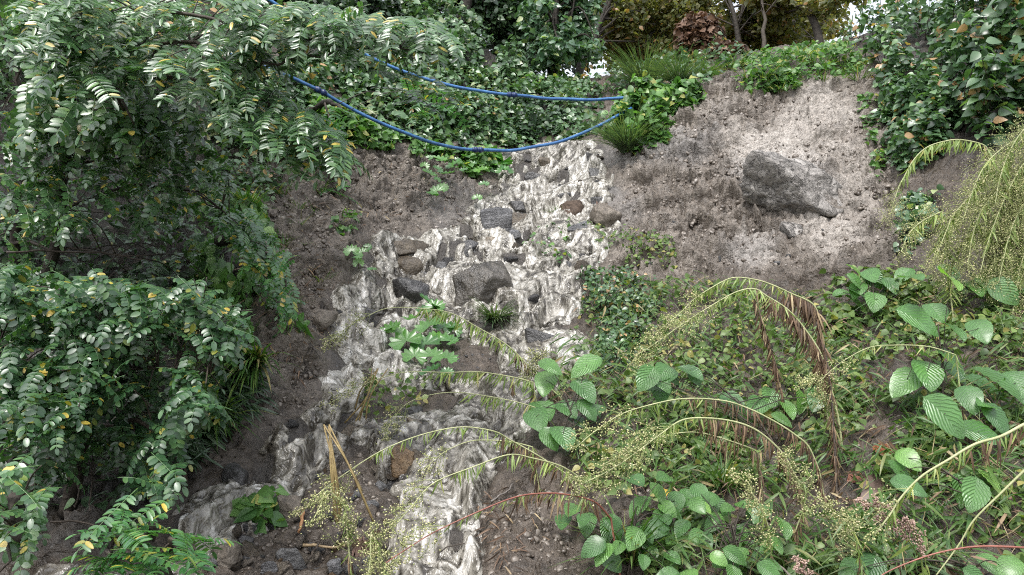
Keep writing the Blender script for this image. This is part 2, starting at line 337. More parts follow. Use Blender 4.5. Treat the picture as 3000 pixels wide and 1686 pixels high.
# hillside soil: brown mud, pale clay, blue-grey slate, all wet
m_soil, t, b, out = M('wet_soil'); tc = nd(t, 'ShaderNodeTexCoord'); ob = tc.outputs['Object']
nA = noise(t, 1.3, 4, .6, ob); nB = noise(t, 7, 6, .65, ob, .4); nC = noise(t, 34, 5, .7, ob, .6); nV = nd(t, 'ShaderNodeTexVoronoi', Scale=38.0); t.links.new(ob, nV.inputs['Vector'])
rB = ramp(t, [(.25, (.03, .024, .018)), (.5, (.068, .056, .044)), (.75, (.135, .115, .094))]); t.links.new(nB.outputs[0], rB.inputs[0])
rA = ramp(t, [(.35, (.8, .74, .68)), (.65, (1.15, 1.1, 1.08))]); t.links.new(nA.outputs[0], rA.inputs[0])
col = mix(t, 1, rB.outputs[0], rA.outputs[0], 'MULTIPLY')
def attr(n): return nd(t, 'ShaderNodeAttribute', attribute_name=n).outputs['Fac']
rF = ramp(t, [(.28, (.082, .066, .052)), (.5, (.155, .131, .108)), (.72, (.245, .215, .184))]); t.links.new(nB.outputs[0], rF.inputs[0])
col = mix(t, attr('bed'), mix(t, attr('face'), col, rF.outputs[0]), (.045, .04, .035))
rP = ramp(t, [(.3, (.255, .228, .20)), (.7, (.395, .365, .33))]); t.links.new(nC.outputs[0], rP.inputs[0]); hum_shade = ramp(t, [(.3, (.008, .006, .004)), (.7, (.03, .023, .016))]); t.links.new(nB.outputs[0], hum_shade.inputs[0]); col = mix(t, attr('humus_shade'), col, hum_shade.outputs[0])  # humus brown taken near black to paint in the shade under the trees
col = mix(t, attr('pale'), col, rP.outputs[0])
rS = ramp(t, [(.3, (.10, .099, .099)), (.6, (.235, .237, .243)), (.8, (.36, .362, .37))]); t.links.new(nC.outputs[0], rS.inputs[0])
ms_ = nd(t, 'ShaderNodeMath', operation='MULTIPLY'); t.links.new(attr('slate'), ms_.inputs[0]); ms_.inputs[1].default_value = .38; col = mix(t, ms_.outputs[0], col, rS.outputs[0])
rC = ramp(t, [(.30, (.38, .36, .34)), (.52, (1, 1, 1)), (.75, (1.3, 1.27, 1.25))]); t.links.new(nC.outputs[0], rC.inputs[0]); col = mix(t, .75, col, mix(t, 1, col, rC.outputs[0], 'MULTIPLY'))
t.links.new(col, b.inputs['Base Color'])
rr = ramp(t, [(.3, (.28,) * 3), (.7, (.62,) * 3)]); t.links.new(nB.outputs[0], rr.inputs[0]); t.links.new(rr.outputs[0], b.inputs['Roughness'])
b.inputs['Specular IOR Level'].default_value = .55
bn = bump(t, nB.outputs[0], .9, .06); bn = bump(t, nC.outputs[0], .7, .02, bn); bn = bump(t, nV.outputs[0], .35, .008, bn); t.links.new(bn, b.inputs['Normal'])
hill = link('hillside', mesh_from('hillside', (np.stack([XX, YY, ZS], -1) + NB * HT[..., None]).reshape(-1, 3), (q := grid_faces(len(GX), len(GY))).ravel(), np.arange(len(q)) * 4, m_soil, attrs=dict(humus_shade=M_HUM_SHADE, bed=M_STREAM * .85, face=np.maximum(M_FACE, .65 * M_LB), pale=pale * M_FACE if np.ndim(pale) else 0 * XX, slate=slate * np.ones_like(XX))))
tag(hill, kind='structure')

# muddy water: a sheet over the bed, torn by ripples and falls
WX = np.arange(-2.6, 1.4, .011); WY = np.arange(2.4, 9.3, .011); wx, wy = np.meshgrid(WX, WY)
sdw = grid_at(SD, wx, wy); zb = grid_at(ZS, wx, wy); lowz = grid_at(ZB, wx, wy)
ux = wx + .07 * vnoise(wx * 4, wy * 4, None, 3) + .03 * vnoise(wx * 11, wy * 11, None, 8); fl = wy + .07 * vnoise(wx * 4, wy * 4, None, 4) + .03 * vnoise(wx * 11, wy * 11, None, 9)
r1 = 1 - np.abs(fbm(ux * 4.5, fl * 4.0, None, 61, 2)) * 1.8; r2_ = 1 - np.abs(fbm(ux * 12, fl * 9, None, 67, 2)) * 1.7; r3 = 1 - np.abs(fbm(ux * 30, fl * 21, None, 71, 2)) * 1.7; r4 = fbm(ux * 70, fl * 50, None, 73, 2)
big = fbm(wx * 2.3, wy * 2.3, None, 79, 2)
sm = fbm(ux * 5, fl * 4.2, None, 62, 2)
w1, w2, wr = worley(ux * 13 + .5 * r4, fl * 10 + .4 * r3, 331); v1, v2, vr = worley(ux * 34, fl * 20, 335)
turb = .030 * sm + .012 * sstep(0, .9, w2 - w1) * (.3 + wr) + .007 * sstep(0, .6, v2 - v1) * (.3 + vr) + .012 * r2_ + .0035 * r4 - .012
edge = 24 * fbm(wx * 6, wy * 6, None, 77, 4, .7)
hole = sstep(.24, .42, fbm(wx * 5.5, wy * 5.5, None, 85, 3, .6) + .10 * (1 - sstep(0, 60, sdw)))
hw = .055 + turb - .10 * (1 - sstep(-24, 12, sdw + edge)) - .085 * hole; nw = np.stack([grid_at(NB[..., k], wx, wy) for k in range(3)], -1)
w1, w2, wr = worley(ux * 13 + .3 * r4, fl * 8.5, 331); v1, v2, vr = worley(ux * 34, fl * 20, 335)
rope = sstep(0, .5, w2 - w1); fleck = sstep(0, .5, v2 - v1)
foam = np.clip(-.10 + .42 * rope * (.4 + wr) + .34 * fleck * (.4 + vr) + .25 * r3 + .14 * r2_ + .25 * big, 0, 1)
keep = (sdw + edge > -30)
q = grid_faces(len(WX), len(WY), keep); used, inv = np.unique(q, return_inverse=True); Vw = (np.stack([wx, wy, zb], -1) + nw * hw[..., None]).reshape(-1, 3)[used]
m_wat, t, b, out = M('muddy_water'); tc = nd(t, 'ShaderNodeTexCoord'); mp = nd(t, 'ShaderNodeMapping'); mp.inputs['Scale'].default_value = (1.2, .95, .95); t.links.new(tc.outputs['Object'], mp.inputs['Vector'])
n1 = noise(t, 11, 1.5, .5, mp.outputs[0], 1.2); n2 = noise(t, 30, 1.5, .5, mp.outputs[0], 1.0)
mth = nd(t, 'ShaderNodeMath', operation='MULTIPLY_ADD'); t.links.new(n1.outputs[0], mth.inputs[0]); mth.inputs[1].default_value = .9; mth.inputs[2].default_value = -.45
ad = nd(t, 'ShaderNodeMath', operation='ADD'); t.links.new(mth.outputs[0], ad.inputs[0]); t.links.new(nd(t, 'ShaderNodeAttribute', attribute_name='foam').outputs['Fac'], ad.inputs[1])
r = ramp(t, [(.06, (.045, .039, .031)), (.26, (.118, .108, .09)), (.48, (.235, .22, .19)), (.70, (.34, .324, .29)), (.96, (.56, .545, .515))]); t.links.new(ad.outputs[0], r.inputs[0]); t.links.new(r.outputs[0], b.inputs['Base Color'])
b.inputs['Roughness'].default_value = .2; b.inputs['Specular IOR Level'].default_value = .6
bn = bump(t, n1.outputs[0], .7, .05); bn = bump(t, n2.outputs[0], .7, .018, bn); n3 = noise(t, 85, 2, .5, mp.outputs[0], .6); bn = bump(t, n3.outputs[0], .45, .006, bn); t.links.new(bn, b.inputs['Normal'])
water = link('water', mesh_from('water', Vw, inv.ravel().astype(np.int32), np.arange(len(q)) * 4, m_wat, attrs=dict(foam=foam.reshape(-1)[used])))
tag(water, kind='structure')
PXs = np.arange(-2.6, -.6, .02); PYs = np.arange(2.3, 3.3, .02); wx, wy = np.meshgrid(PXs, PYs); sdp = grid_at(SDP, wx, wy)
zp = grid_at(ZB, wx, wy); zpool = np.median(zp[sdp > 10]) if (sdp > 10).any() else .9
zw = np.minimum(zp - .015, zpool + .06) + .012 * fbm(wx * 9, wy * 5, None, 81) + .006 * fbm(wx * 30, wy * 14, None, 83)
zw = zw - .12 * (1 - sstep(-40, 5, sdp)); q = grid_faces(len(PXs), len(PYs), sdp > -45); used, inv = np.unique(q, return_inverse=True)
if len(q):
    pool = link('water', mesh_from('water', np.stack([wx, wy, zw], -1).reshape(-1, 3)[used], inv.ravel().astype(np.int32), np.arange(len(q)) * 4, m_wat, attrs=dict(foam=np.full(len(used), .2)))); tag(pool, kind='structure')
# ------------------------------------------------------------------ rocks
def ico(sub):
    bm = bmesh.new(); bmesh.ops.create_icosphere(bm, subdivisions=sub, radius=1); V = np.array([v.co[:] for v in bm.verts]); F = np.array([[v.index for v in f.verts] for f in bm.faces]); bm.free(); return V, F
ICO = {s: ico(s) for s in (2, 3, 4, 5)}
def rock_mesh(name, seed, size, sub, mat, nplanes=12, soft=.02, rough=.07, planes=None):
    """a rock with flat broken faces: the unit sphere cut by random planes, then roughened"""
    rg = np.random.default_rng(seed); D, F = ICO[sub]; N = unit(np.concatenate([np.concatenate([np.eye(3), -np.eye(3)]) + .38 * rg.normal(size=(6, 3)), rg.normal(size=(max(nplanes - 4, 2), 3))])); h = np.concatenate([rg.uniform(.6, .85, 6), rg.uniform(.75, 1.1, len(N) - 6)])
    if planes: N = unit(np.array([p[:3] for p in planes], float)); h = np.array([p[3] for p in planes])
    dn = D @ N.T; r = np.where(dn > .05, h / np.maximum(dn, .05), 9)
    r = -soft * np.log(np.exp(-r / soft).sum(1) + np.exp(-1.6 / soft))
    r = r * (1 + rough * fbm(D[:, 0] * 2.2 + seed, D[:, 1] * 2.2, D[:, 2] * 2.2, seed, 3) + rough * .5 * fbm(D[:, 0] * 8, D[:, 1] * 8 + seed, D[:, 2] * 8, seed + 5, 3))
    V = D * r[:, None]; lo, hi = V.min(0), V.max(0); V = (V - (lo + hi) / 2) / (hi - lo) * np.asarray(size)
    return mesh_from(name, V, F.ravel(), np.arange(len(F)) * 3, mat, np.full(len(V), rg.random()), V[:, :2], True)
def rock_mat(name, dark, mid, light, rough=.3, spec=.6, strata=0):
    m, t, b, out = M(name); tc = nd(t, 'ShaderNodeTexCoord'); ob = tc.outputs['Object']
    n1 = noise(t, 7, 6, .65, ob, .5); n2 = noise(t, 45, 5, .7, ob); r = ramp(t, [(.28, dark), (.5, mid), (.74, light)]); t.links.new(n1.outputs[0], r.inputs[0])
    c = mix(t, .6, r.outputs[0], mix(t, 1, r.outputs[0], ramp_of(t, n2.outputs[0], .25, 1.8), 'MULTIPLY')); t.links.new(c, b.inputs['Base Color'])
    rr = ramp(t, [(.3, (rough * .7,) * 3), (.7, (min(1, rough * 1.7),) * 3)]); t.links.new(n1.outputs[0], rr.inputs[0]); t.links.new(rr.outputs[0], b.inputs['Roughness']); b.inputs['Specular IOR Level'].default_value = spec
    bn = bump(t, n1.outputs[0], .9, .03); bn = bump(t, n2.outputs[0], 1.0, .012, bn)
    if strata == 2:
        wv = mix(t, .25, ob, n1.outputs[1]); vo = nd(t, 'ShaderNodeTexVoronoi', Scale=9.0, feature='DISTANCE_TO_EDGE'); t.links.new(wv, vo.inputs['Vector']); vr = ramp(t, [(0, (0, 0, 0)), (.09, (1, 1, 1))]); t.links.new(vo.outputs[0], vr.inputs[0]); bn = bump(t, vr.outputs[0], .8, .03, bn)
    elif strata:
        mp = nd(t, 'ShaderNodeMapping'); mp.inputs['Scale'].default_value = (.5, .8, 3.5); mp.inputs['Rotation'].default_value = (.3, .5, 0); t.links.new(ob, mp.inputs['Vector']); v = noise(t, 9, 5, .75, mp.outputs[0], 1.2); bn = bump(t, v.outputs[0], 1.0, .04, bn)
    t.links.new(bn, b.inputs['Normal']); return m
m_grey = rock_mat('grey_wet_rock', (0.022, 0.021, 0.021), (0.074, 0.073, 0.073), (0.149, 0.149, 0.152), .25, .75)
m_brown = rock_mat('brown_wet_rock', (0.028, 0.021, 0.015), (0.074, 0.057, 0.038), (0.136, 0.112, 0.081), .32)
m_big = rock_mat('boulder_rock', (0.019, 0.015, 0.012), (0.053, 0.045, 0.035), (0.112, 0.099, 0.084), .24, .85)
m_black = rock_mat('black_wet_rock', (.012, .011, .011), (.035, .033, .033), (.10, .098, .10), .22, .8)
m_orange = rock_mat('orange_rock', (0.043, 0.028, 0.015), (0.124, 0.077, 0.037), (0.186, 0.136, 0.081), .35)
m_tan = rock_mat('tan_rock', (0.099, 0.074, 0.053), (0.186, 0.155, 0.118), (0.285, 0.248, 0.205), .4)
m_clod = rock_mat('mud_clod_rock', (0.068, 0.055, 0.042), (0.136, 0.115, 0.093), (0.223, 0.198, 0.167), .5, .45)
m_slate = rock_mat('slate_rock', (0.043, 0.043, 0.046), (0.136, 0.136, 0.143), (0.260, 0.260, 0.270), .3, .7, 1)
m_outc = rock_mat('outcrop_rock', (.10, .092, .083), (.22, .204, .188), (.36, .34, .318), .42, .6, 2)
def rock(name, seed, px, py, w, h, mat, label, cat='rock', sub=4, planes=9, depth=None, rot=0, tilt=0, sink=.25, soft=.02, rough=.08, group=None, cut=None, deep=.12):
    p, Y = hit([px], [py + h * .32]); Yc = float(Y[0]); c = PT(px, py, Yc); sx = w / FPX * Yc; sz = h / FPX * Yc * 1.12; sy = depth or (sx + sz) * .5
    me = rock_mesh(name, seed, (sx, sy, sz), sub, mat, planes, soft, rough, cut); o = link(name, me, None, (c[0], c[1] + sy * deep, c[2])); o.rotation_euler = (tilt, 0, rot); return tag(o, label, cat, group)
rock('boulder', 8, 1421, 850, 196, 176, m_big, 'largest brown grey boulder standing wet in the middle of the stream', 'boulder', 5, 8, .42, .0, 0, soft=.02, rough=.09, cut=[(-.5,-.85,.2,.62),(.62,-.75,-.38,.5),(.35,-.45,.85,.72),(-.45,.1,.9,.78),(-1,.1,-.1,.85),(1,.15,.25,.85),(0,1,.1,.9),(0,0,-1,.8),(.85,-.3,.55,.82),(-.2,-.75,.7,.72)])
rock('rock', 12, 1192, 790, 100, 78, m_brown, 'rounded mossy brown rock beside the small waterfall ledge', planes=22, soft=.12)
rock('rock_slab', 15, 1188, 728, 132, 50, m_brown, 'long flat brown slab with water running over its top edge', 'slab', planes=10)
rock('rock', 23, 1454, 655, 98, 84, m_slate, 'grey flat topped wet rock leaning beside a brown rock midstream', planes=8, soft=.03)
rock('rock', 31, 1522, 652, 70, 52, m_brown, 'brown block leaning against the grey flat topped rock', planes=9)
rock('rock', 33, 1512, 612, 70, 36, m_black, 'black jagged rock with a twig just above the brown block', planes=9)
rock('rock', 38, 1691, 672, 62, 40, m_slate, 'flat pale grey stone at the edge of the stream below the turf mound', planes=8)
rock('rock', 41, 1503, 690, 50, 36, m_slate, 'small grey stone just below the brown block', planes=9)
rock('rock', 44, 1452, 712, 70, 52, m_tan, 'tan stone half washed over by muddy water', planes=9)
rock('rock', 47, 1374, 727, 56, 48, m_black, 'dark stone with water streaming down its face beside the tan stone')
rock('rock', 52, 1286, 788, 46, 38, m_grey, 'small purple grey stone between the rounded brown rock and the largest boulder', planes=10)
rock('rock', 55, 1240, 812, 42, 30, m_grey, 'small dark green grey stone touching the rounded brown rock')
rock('rock', 58, 1582, 1000, 92, 70, m_black, 'black wet rock splitting the side stream below the largest boulder', planes=10)
rock('rock', 61, 1600, 478, 50, 38, m_brown, 'dark brown stone near the head of the cascade')
rock('rock', 63, 1566, 524, 64, 32, m_black, 'low dark stone under the head of the cascade', planes=9)
rock('rock', 66, 1752, 508, 56, 28, m_grey, 'low grey stone at the foot of the upper reed tuft', planes=9)
rock('rock', 69, 1735, 462, 40, 26, m_black, 'small black stone beside the upper reed tuft')
rock('rock_outcrop', 72, 2325, 570, 320, 210, m_outc, 'large cracked grey rock embedded in the bare mud face', 'outcrop', 5, 13, .75, .2, -.35, soft=.03, rough=.16, deep=.28)
rock('rock', 75, 2320, 680, 66, 56, m_outc, 'small block of grey rock below the embedded outcrop', planes=9)
rock('rock', 78, 938, 942, 98, 66, m_clod, 'rounded rock stuck in the steep brown mud bank', planes=18, soft=.12)
rock('rock', 81, 1176, 1354, 80, 92, m_orange, 'orange brown broken rock in the lower stream', planes=7, soft=.03)
rock('rock', 84, 1236, 1360, 56, 76, m_brown, 'dark brown rock wedged against the orange rock', planes=8)
rock('rock', 86, 1228, 1322, 56, 30, m_slate, 'flat grey stone lying on top of the orange rock', planes=8)
rock('rock', 88, 1216, 1250, 58, 48, m_tan, 'yellowish brown rock breaking the lower cascade', planes=7)
rock('rock', 90, 1022, 1276, 78, 56, m_brown, 'brown rock between the two lower stream branches', planes=9)
rock('rock', 92, 1204, 1212, 80, 40, m_grey, 'grey wet ledge rock under the drooping weed', planes=8)
rock('rock', 94, 676, 1408, 96, 84, m_black, 'black log shaped rock beside the side cascade under the shrub', planes=14, soft=.1)
rock('mud_clod', 96, 850, 1498, 92, 88, m_clod, 'big pale block of mud and stones on the rubble bar', 'clod', planes=9, rough=.12)
rock('rock', 98, 606, 1582, 52, 32, m_orange, 'small yellow stone at the foot of the side cascade')
rock('rock', 101, 712, 1592, 66, 46, m_black, 'black wedge shaped stone on the rubble bar', planes=7)
rock('mud_clod', 103, 656, 1634, 90, 64, m_clod, 'brown lumpy clod at the low end of the rubble bar', 'clod', rough=.14)
rock('rock', 105, 856, 1640, 84, 68, m_grey, 'largest grey stone of the rubble bar', planes=9)
rock('rock', 107, 788, 1662, 50, 34, m_slate, 'pale grey stone between the lumpy clod and the largest grey rubble stone', planes=8)
rock('rock', 109, 980, 1672, 40, 56, m_slate, 'pale upright stone at the lower edge of the rubble bar', planes=8)
rock('rock', 111, 352, 1632, 78, 34, m_clod, 'flat brown stone under the low branches beside the pool', planes=9)
rock('rock', 113, 400, 1612, 60, 34, m_slate, 'pale flat stone beside the pool under the low branches', planes=8)
rock('rock', 115, 1760, 596, 60, 40, m_black, 'dark stone buried beside the upper side stream')
rock('rock', 117, 1070, 930, 80, 60, m_black, 'black stone behind the small waterfall curtain', planes=9)
rock('rock', 118, 1650, 585, 46, 34, m_grey, 'grey stone in the broad upper cascade above the turf mound')
rock('rock', 119, 1560, 770, 50, 30, m_tan, 'pale brown stone just breaking the surface above the largest boulder')
rock('rock', 121, 1330, 1265, 56, 26, m_grey, 'thin dark stone showing in the white lower cascade', planes=8)
rock('rock', 122, 1275, 1590, 44, 60, m_black, 'black stone poking out of the lowest cascade', planes=9)
# turf and earth clods carried into the stream
rock('earth_clod', 130, 1198, 862, 118, 86, m_black, 'dark sod clod with hanging roots under the rounded brown rock', 'clod', rough=.2, planes=20, soft=.15)
rock('earth_clod', 131, 1678, 618, 80, 66, plain('dark_earth', (.03, .02, .014), (.10, .07, .05), 30, .7, .3, .9, .02), 'brown turf mound with a grass tuft in the upper cascade', 'clod', rough=.2, planes=20, soft=.15)
rock('earth_clod', 132, 1775, 640, 96, 96, m_clod, 'grey mud mound covered in roots beside the upper cascade', 'clod', rough=.18, planes=20, soft=.15)
m_pale_stone = rock_mat('pale_stone', (.06, .06, .062), (.17, .17, .172), (.33, .33, .335), .35, .6)
m_pale_clod = rock_mat('pale_clod', (.07, .056, .044), (.165, .14, .115), (.29, .26, .225), .5, .45)
# rubble: stones one by one
rg = np.random.default_rng(500)
protos = [rock_mesh('rubble_stone', 600 + k, (1, rg.uniform(.7, 1.1), rg.uniform(.45, .85)), 3, mt, 7, .015, .09) for k, mt in enumerate([m_pale_stone, m_grey, m_pale_clod, m_brown, m_pale_stone, m_pale_clod, m_tan, m_grey, m_orange, m_black, m_black])]
def stones(poly, cnt, smin, smax, label, group, seed, wet=False):
    g = np.random.default_rng(seed); P = np.array(poly); pts = []
    while len(pts) < cnt:
        x = g.uniform(P[:, 0].min(), P[:, 0].max(), 200); y = g.uniform(P[:, 1].min(), P[:, 1].max(), 200); k = poly_sd(x, y, poly) > 0; pts += list(zip(x[k], y[k]))
    pts = np.array(pts[:cnt]); h, Y = hit(pts[:, 0], pts[:, 1])
    for p, y in zip(h, Y):
        s = (smin + (smax - smin) * g.random() ** 2.2) / FPX * y
        o = link('stone', protos[g.choice([1, 3, 7, 9, 10])] if wet else protos[g.integers(9)]); o.location = (p[0], p[1], p[2] + s * .12); o.scale = (s, s, s); o.rotation_euler = (g.uniform(-.5, .5), g.uniform(-.5, .5), g.uniform(0, 6.3)); tag(o, label, 'stone', group)
stones([(570,1590),(700,1540),(900,1560),(1130,1575),(1180,1686),(1160,1720),(560,1720)], 112, 14, 66, 'small broken stone in the rubble bar at the foot of the stream', 'stones of the rubble bar', 1)
stones([(900,1400),(1020,1330),(1150,1400),(1200,1470),(1150,1540),(950,1530),(880,1480)], 40, 10, 44, 'small wet stone in the gravel between the two lower stream branches', 'stones between the stream branches', 2)
stones([(1260,690),(1500,560),(1720,520),(1760,680),(1700,840),(1560,900),(1290,830)], 50, 14, 60, 'small wet stone sticking out of the middle cascade', 'stones in the middle cascade', 3, True)
stones([(1500,480),(1620,440),(1760,450),(1760,540),(1600,560)], 18, 10, 34, 'small dark stone at the head of the cascade', 'stones at the head of the cascade', 4, True)
stones([(980,860),(1130,830),(1300,850),(1560,960),(1500,1230),(1350,1330),(1400,1500),(1250,1560),(1150,1250),(820,1330),(650,1480),(560,1440),(760,1290),(990,1180)], 38, 12, 48, 'small dark stone washed by the lower stream branches', 'stones in the lower stream branches', 7, True)
stones([(960,480),(1250,500),(1380,600),(1100,680),(960,1000),(860,1180),(780,1150),(800,800)], 20, 8, 22, 'small stone stuck in the steep brown mud bank', 'stones in the brown mud bank', 5)
stones([(1900,640),(2400,640),(2500,780),(2200,810),(1900,780)], 20, 8, 26, 'small stone lying below the grey outcrop on the mud face', 'stones on the mud face', 6)
# fine grit on bare ground, one object
def grit(polys, seed):
    g = np.random.default_rng(seed); mb = MB(); D, F = ICO[2]; tp = []
    for k in range(5):
        h = g.uniform(.6, 1, 8); N = unit(g.normal(size=(8, 3))); dn = D @ N.T; r = np.where(dn > .05, h / np.maximum(dn, .05), 9).min(1); r = np.minimum(r, 1.2)
        tp.append(tpl(D * r[:, None] * np.array([.5, .5, .33]), list(F)))
    for poly, c, s0, s1 in polys:
        P = np.array(poly); x = g.uniform(P[:, 0].min(), P[:, 0].max(), c * 3); y = g.uniform(P[:, 1].min(), P[:, 1].max(), c * 3); k = poly_sd(x, y, poly) > 0; x, y = x[k][:c], y[k][:c]; h, Y = hit(x, y)
        s = (s0 + (s1 - s0) * g.random(len(x)) ** 3) / FPX * Y; d = unit(g.normal(size=(len(x), 3))); nn = normal(h[:, 0], h[:, 1]) + .4 * g.normal(size=(len(x), 3)); sel = g.integers(0, 5, len(x))
        for k in range(5): i = sel == k; mb.inst(tp[k], frames(np.cross(d[i], nn[i]), unit(nn[i]), s[i]), h[i] - .15 * s[i][:, None] * nn[i], g.random(i.sum()))
    m, t, b, o_ = M('grit'); r = ramp(t, [(0, (.06, .048, .038)), (.5, (.12, .10, .082)), (.93, (.19, .165, .14)), (1, (.30, .27, .245))]); t.links.new(nd(t, 'ShaderNodeAttribute', attribute_name='rnd').outputs['Fac'], r.inputs[0]); t.links.new(r.outputs[0], b.inputs['Base Color']); b.inputs['Roughness'].default_value = .4
    o = mb.build('gravel', m, smooth=False); tag(o, 'mud crumbs and fine gravel strewn over the bare banks', 'gravel', kind='stuff')
DK = [(STREAM, 2600, 4, 17)]
def dark_grit():
    n0 = set(bpy.data.objects.keys()); grit(DK, 21); o = [o for o in bpy.data.objects if o.name not in n0][0]; o.data.materials[0] = m_black; tag(o, 'dark wet grit and broken stone washed through the muddy stream', 'gravel')
dark_grit()
grit([(FACE, 5200, 3, 17), (LBANK, 3600, 4, 18), ([(880,1330),(1200,1330),(1200,1600),(560,1720),(560,1560),(860,1450)], 2200, 4, 20), ([(1380,1440),(1650,1440),(1700,1700),(1380,1700)], 1200, 5, 26), ([(1600,1080),(2300,1050),(2900,1250),(2900,1650),(2000,1650),(1650,1350)], 2600, 5, 20)], 9)
# ------------------------------------------------------------------ leaves
G = np.random.default_rng(77)
T_OVAL = leaf_tpl([0, .12, .35, .65, .88, 1], [.02, .17, .245, .235, .15, .02], .22, .10)
T_OVATE = leaf_tpl([0, .12, .32, .58, .82, 1], [.03, .26, .36, .29, .13, .0], .22, .22)
T_HEART = leaf_tpl([-.10, .08, .30, .55, .8, 1], [.22, .42, .45, .34, .15, .0], .18, .25)
T_BIG = leaf_tpl([0, .04, .1, .18, .26, .34, .42, .50, .58, .66, .74, .82, .9, .96, 1], [.02, .13, .22, .31, .345, .375, .375, .37, .34, .315, .265, .215, .14, .075, 0], .16, .30, .035)
T_LANCE = leaf_tpl([0, .15, .4, .7, 1], [.01, .045, .055, .04, 0], .3, .35)
T_BLADE = leaf_tpl([0, .25, .5, .75, 1], [.012, .016, .014, .010, 0], .3, .55)
def fan_tpl(lobes=9, wav=.07):
    V = [(0, 0, 0)]; uv = [(.5, 0)]; F = []; m = lobes * 4
    for k in range(m + 1):
        a = RAD(-235) + RAD(290) * k / m; r = .5 * (1 + .13 * math.sin(k / m * lobes * 2 * math.pi)); x, y = r * math.cos(a), r * math.sin(a) + .12
        V.append((x, y, .10 * math.sin(k * math.pi) + .14 * r * math.sin(k / m * lobes * 2 * math.pi + 1) * .6 + .22 * r)); uv.append((.5 + x, .5 + y))
    for k in range(1, m + 1): F.append((0, k, k + 1))
    return tpl(V, F, uv)
T_FAN = fan_tpl()
_D, _F = ICO[2][0], ICO[2][1]
def octa():
    V = [(0, 0, -.5), (.32, 0, 0), (0, .32, 0), (-.32, 0, 0), (0, -.32, 0), (0, 0, .5)]; return tpl(V, [(0, 2, 1), (0, 3, 2), (0, 4, 3), (0, 1, 4), (5, 1, 2), (5, 2, 3), (5, 3, 4), (5, 4, 1)])
T_HEAD = octa()
def join(ts):
    V = []; L = []; Sx = []; U = []; R = []; nv = nl = 0
    for t in ts: V.append(t['v']); L.append(t['l'] + nv); Sx.append(t['s'] + nl); U.append(t['uv']); R.append(t['r']); nv += len(t['v']); nl += len(t['l'])
    return dict(v=np.concatenate(V), l=np.concatenate(L), s=np.concatenate(Sx), uv=np.concatenate(U), r=np.concatenate(R))
def pinnate(seed, pairs, ln, leaf, droop, flat=.25, wid=1.0):
    """a compound leaf: rachis along +y that droops under its weight, paired leaflets and one at the tip; returns (leaflets, rachis)"""
    g = np.random.default_rng(seed); mb = MB(); st = MB(); m = 24; s = np.linspace(0, 1, m); ang = .15 - droop * s ** 1.2
    dy, dz = np.cos(ang), np.sin(ang); y = np.cumsum(dy) / m * ln; z = np.cumsum(dz) / m * ln; x = .06 * ln * np.sin(s * 2 + g.uniform(0, 6)); P = np.stack([x, y, z], -1)
    st.tube(P, np.linspace(.0016, .0008, m), 4, .3)
    for k in range(pairs + 1):
        f = .14 + .84 * k / pairs; i = min(int(f * (m - 1)), m - 2); p = P[i]; tg = unit((P[i + 1] - P[i])[None])[0]; up = unit(np.cross(np.array([1., 0, 0]), tg)[None])[0]
        for sg in ((-1, 1) if k < pairs else (0,)):
            if sg and g.random() < .07: continue
            d = np.array([sg * 1.0, 0, 0]) + tg * (.35 if sg else 1) - np.array([0, 0, flat * g.uniform(.3, 1.6)]); nr = up + np.array([sg * .13 * g.normal(), .12 * g.normal(), .15])
            sz = leaf * (1.0 - .25 * abs(f - .5)) * g.uniform(.85, 1.12)
            R = frames(d[None], nr[None], [sz])[0]; R[:, 0] *= wid; mb.inst(T_OVAL, R[None], p[None], [g.random()])
    cat = lambda q: dict(v=np.concatenate(q.V), l=np.concatenate(q.L), s=np.concatenate(q.S), uv=np.concatenate(q.U), r=np.concatenate(q.R))
    return cat(mb), cat(st)
FR_LONG = [pinnate(10 + k, 12, .30, .047, dr, .12, .66) for k, dr in enumerate([.15, .3, .5, .8, 1.2])]
FR_OVAL = [pinnate(30 + k, 8, .20, .036, dr, .25, 1.15) for k, dr in enumerate([.4, .8, 1.2, 1.6])]
FR_SMALL = [pinnate(50 + k, 9, .19, .030, dr, .2, 1.0) for k, dr in enumerate([.7, 1.1, 1.5])]
def az_frames(az, el, sc, roll=None):
    az = np.asarray(az); f = np.stack([np.cos(az) * np.cos(el), np.sin(az) * np.cos(el), np.sin(el)], -1); up = np.tile([0, 0, 1.0], (len(az), 1))
    if roll is not None: up = up + np.cross(f, up) * np.tan(roll)[:, None]
    return frames(f, up, sc)
GR = lambda a, k=1.0: tuple(v * k for v in a)
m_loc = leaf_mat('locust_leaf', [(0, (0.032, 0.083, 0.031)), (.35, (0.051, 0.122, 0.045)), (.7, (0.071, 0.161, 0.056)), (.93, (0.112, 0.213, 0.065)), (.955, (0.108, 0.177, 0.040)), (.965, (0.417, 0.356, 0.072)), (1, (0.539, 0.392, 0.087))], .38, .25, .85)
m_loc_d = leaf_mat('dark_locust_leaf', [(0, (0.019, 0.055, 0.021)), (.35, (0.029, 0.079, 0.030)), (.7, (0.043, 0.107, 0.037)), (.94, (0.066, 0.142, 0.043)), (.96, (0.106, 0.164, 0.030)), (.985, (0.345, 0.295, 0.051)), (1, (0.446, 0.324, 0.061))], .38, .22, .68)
m_loc_y = leaf_mat('young_locust_leaf', [(0, (.035, .12, .04)), (.5, (.055, .165, .045)), (.93, (.09, .21, .05)), (.97, (.40, .34, .05)), (1, (.5, .36, .05))], .33, .3, .8)
m_twig = plain('twig_bark', (.018, .013, .010), (.07, .055, .042), 40, .6, .4)
m_green_stem = plain('green_stem', (.09, .14, .03), (.17, .22, .06), 30, .45, .5, 0)
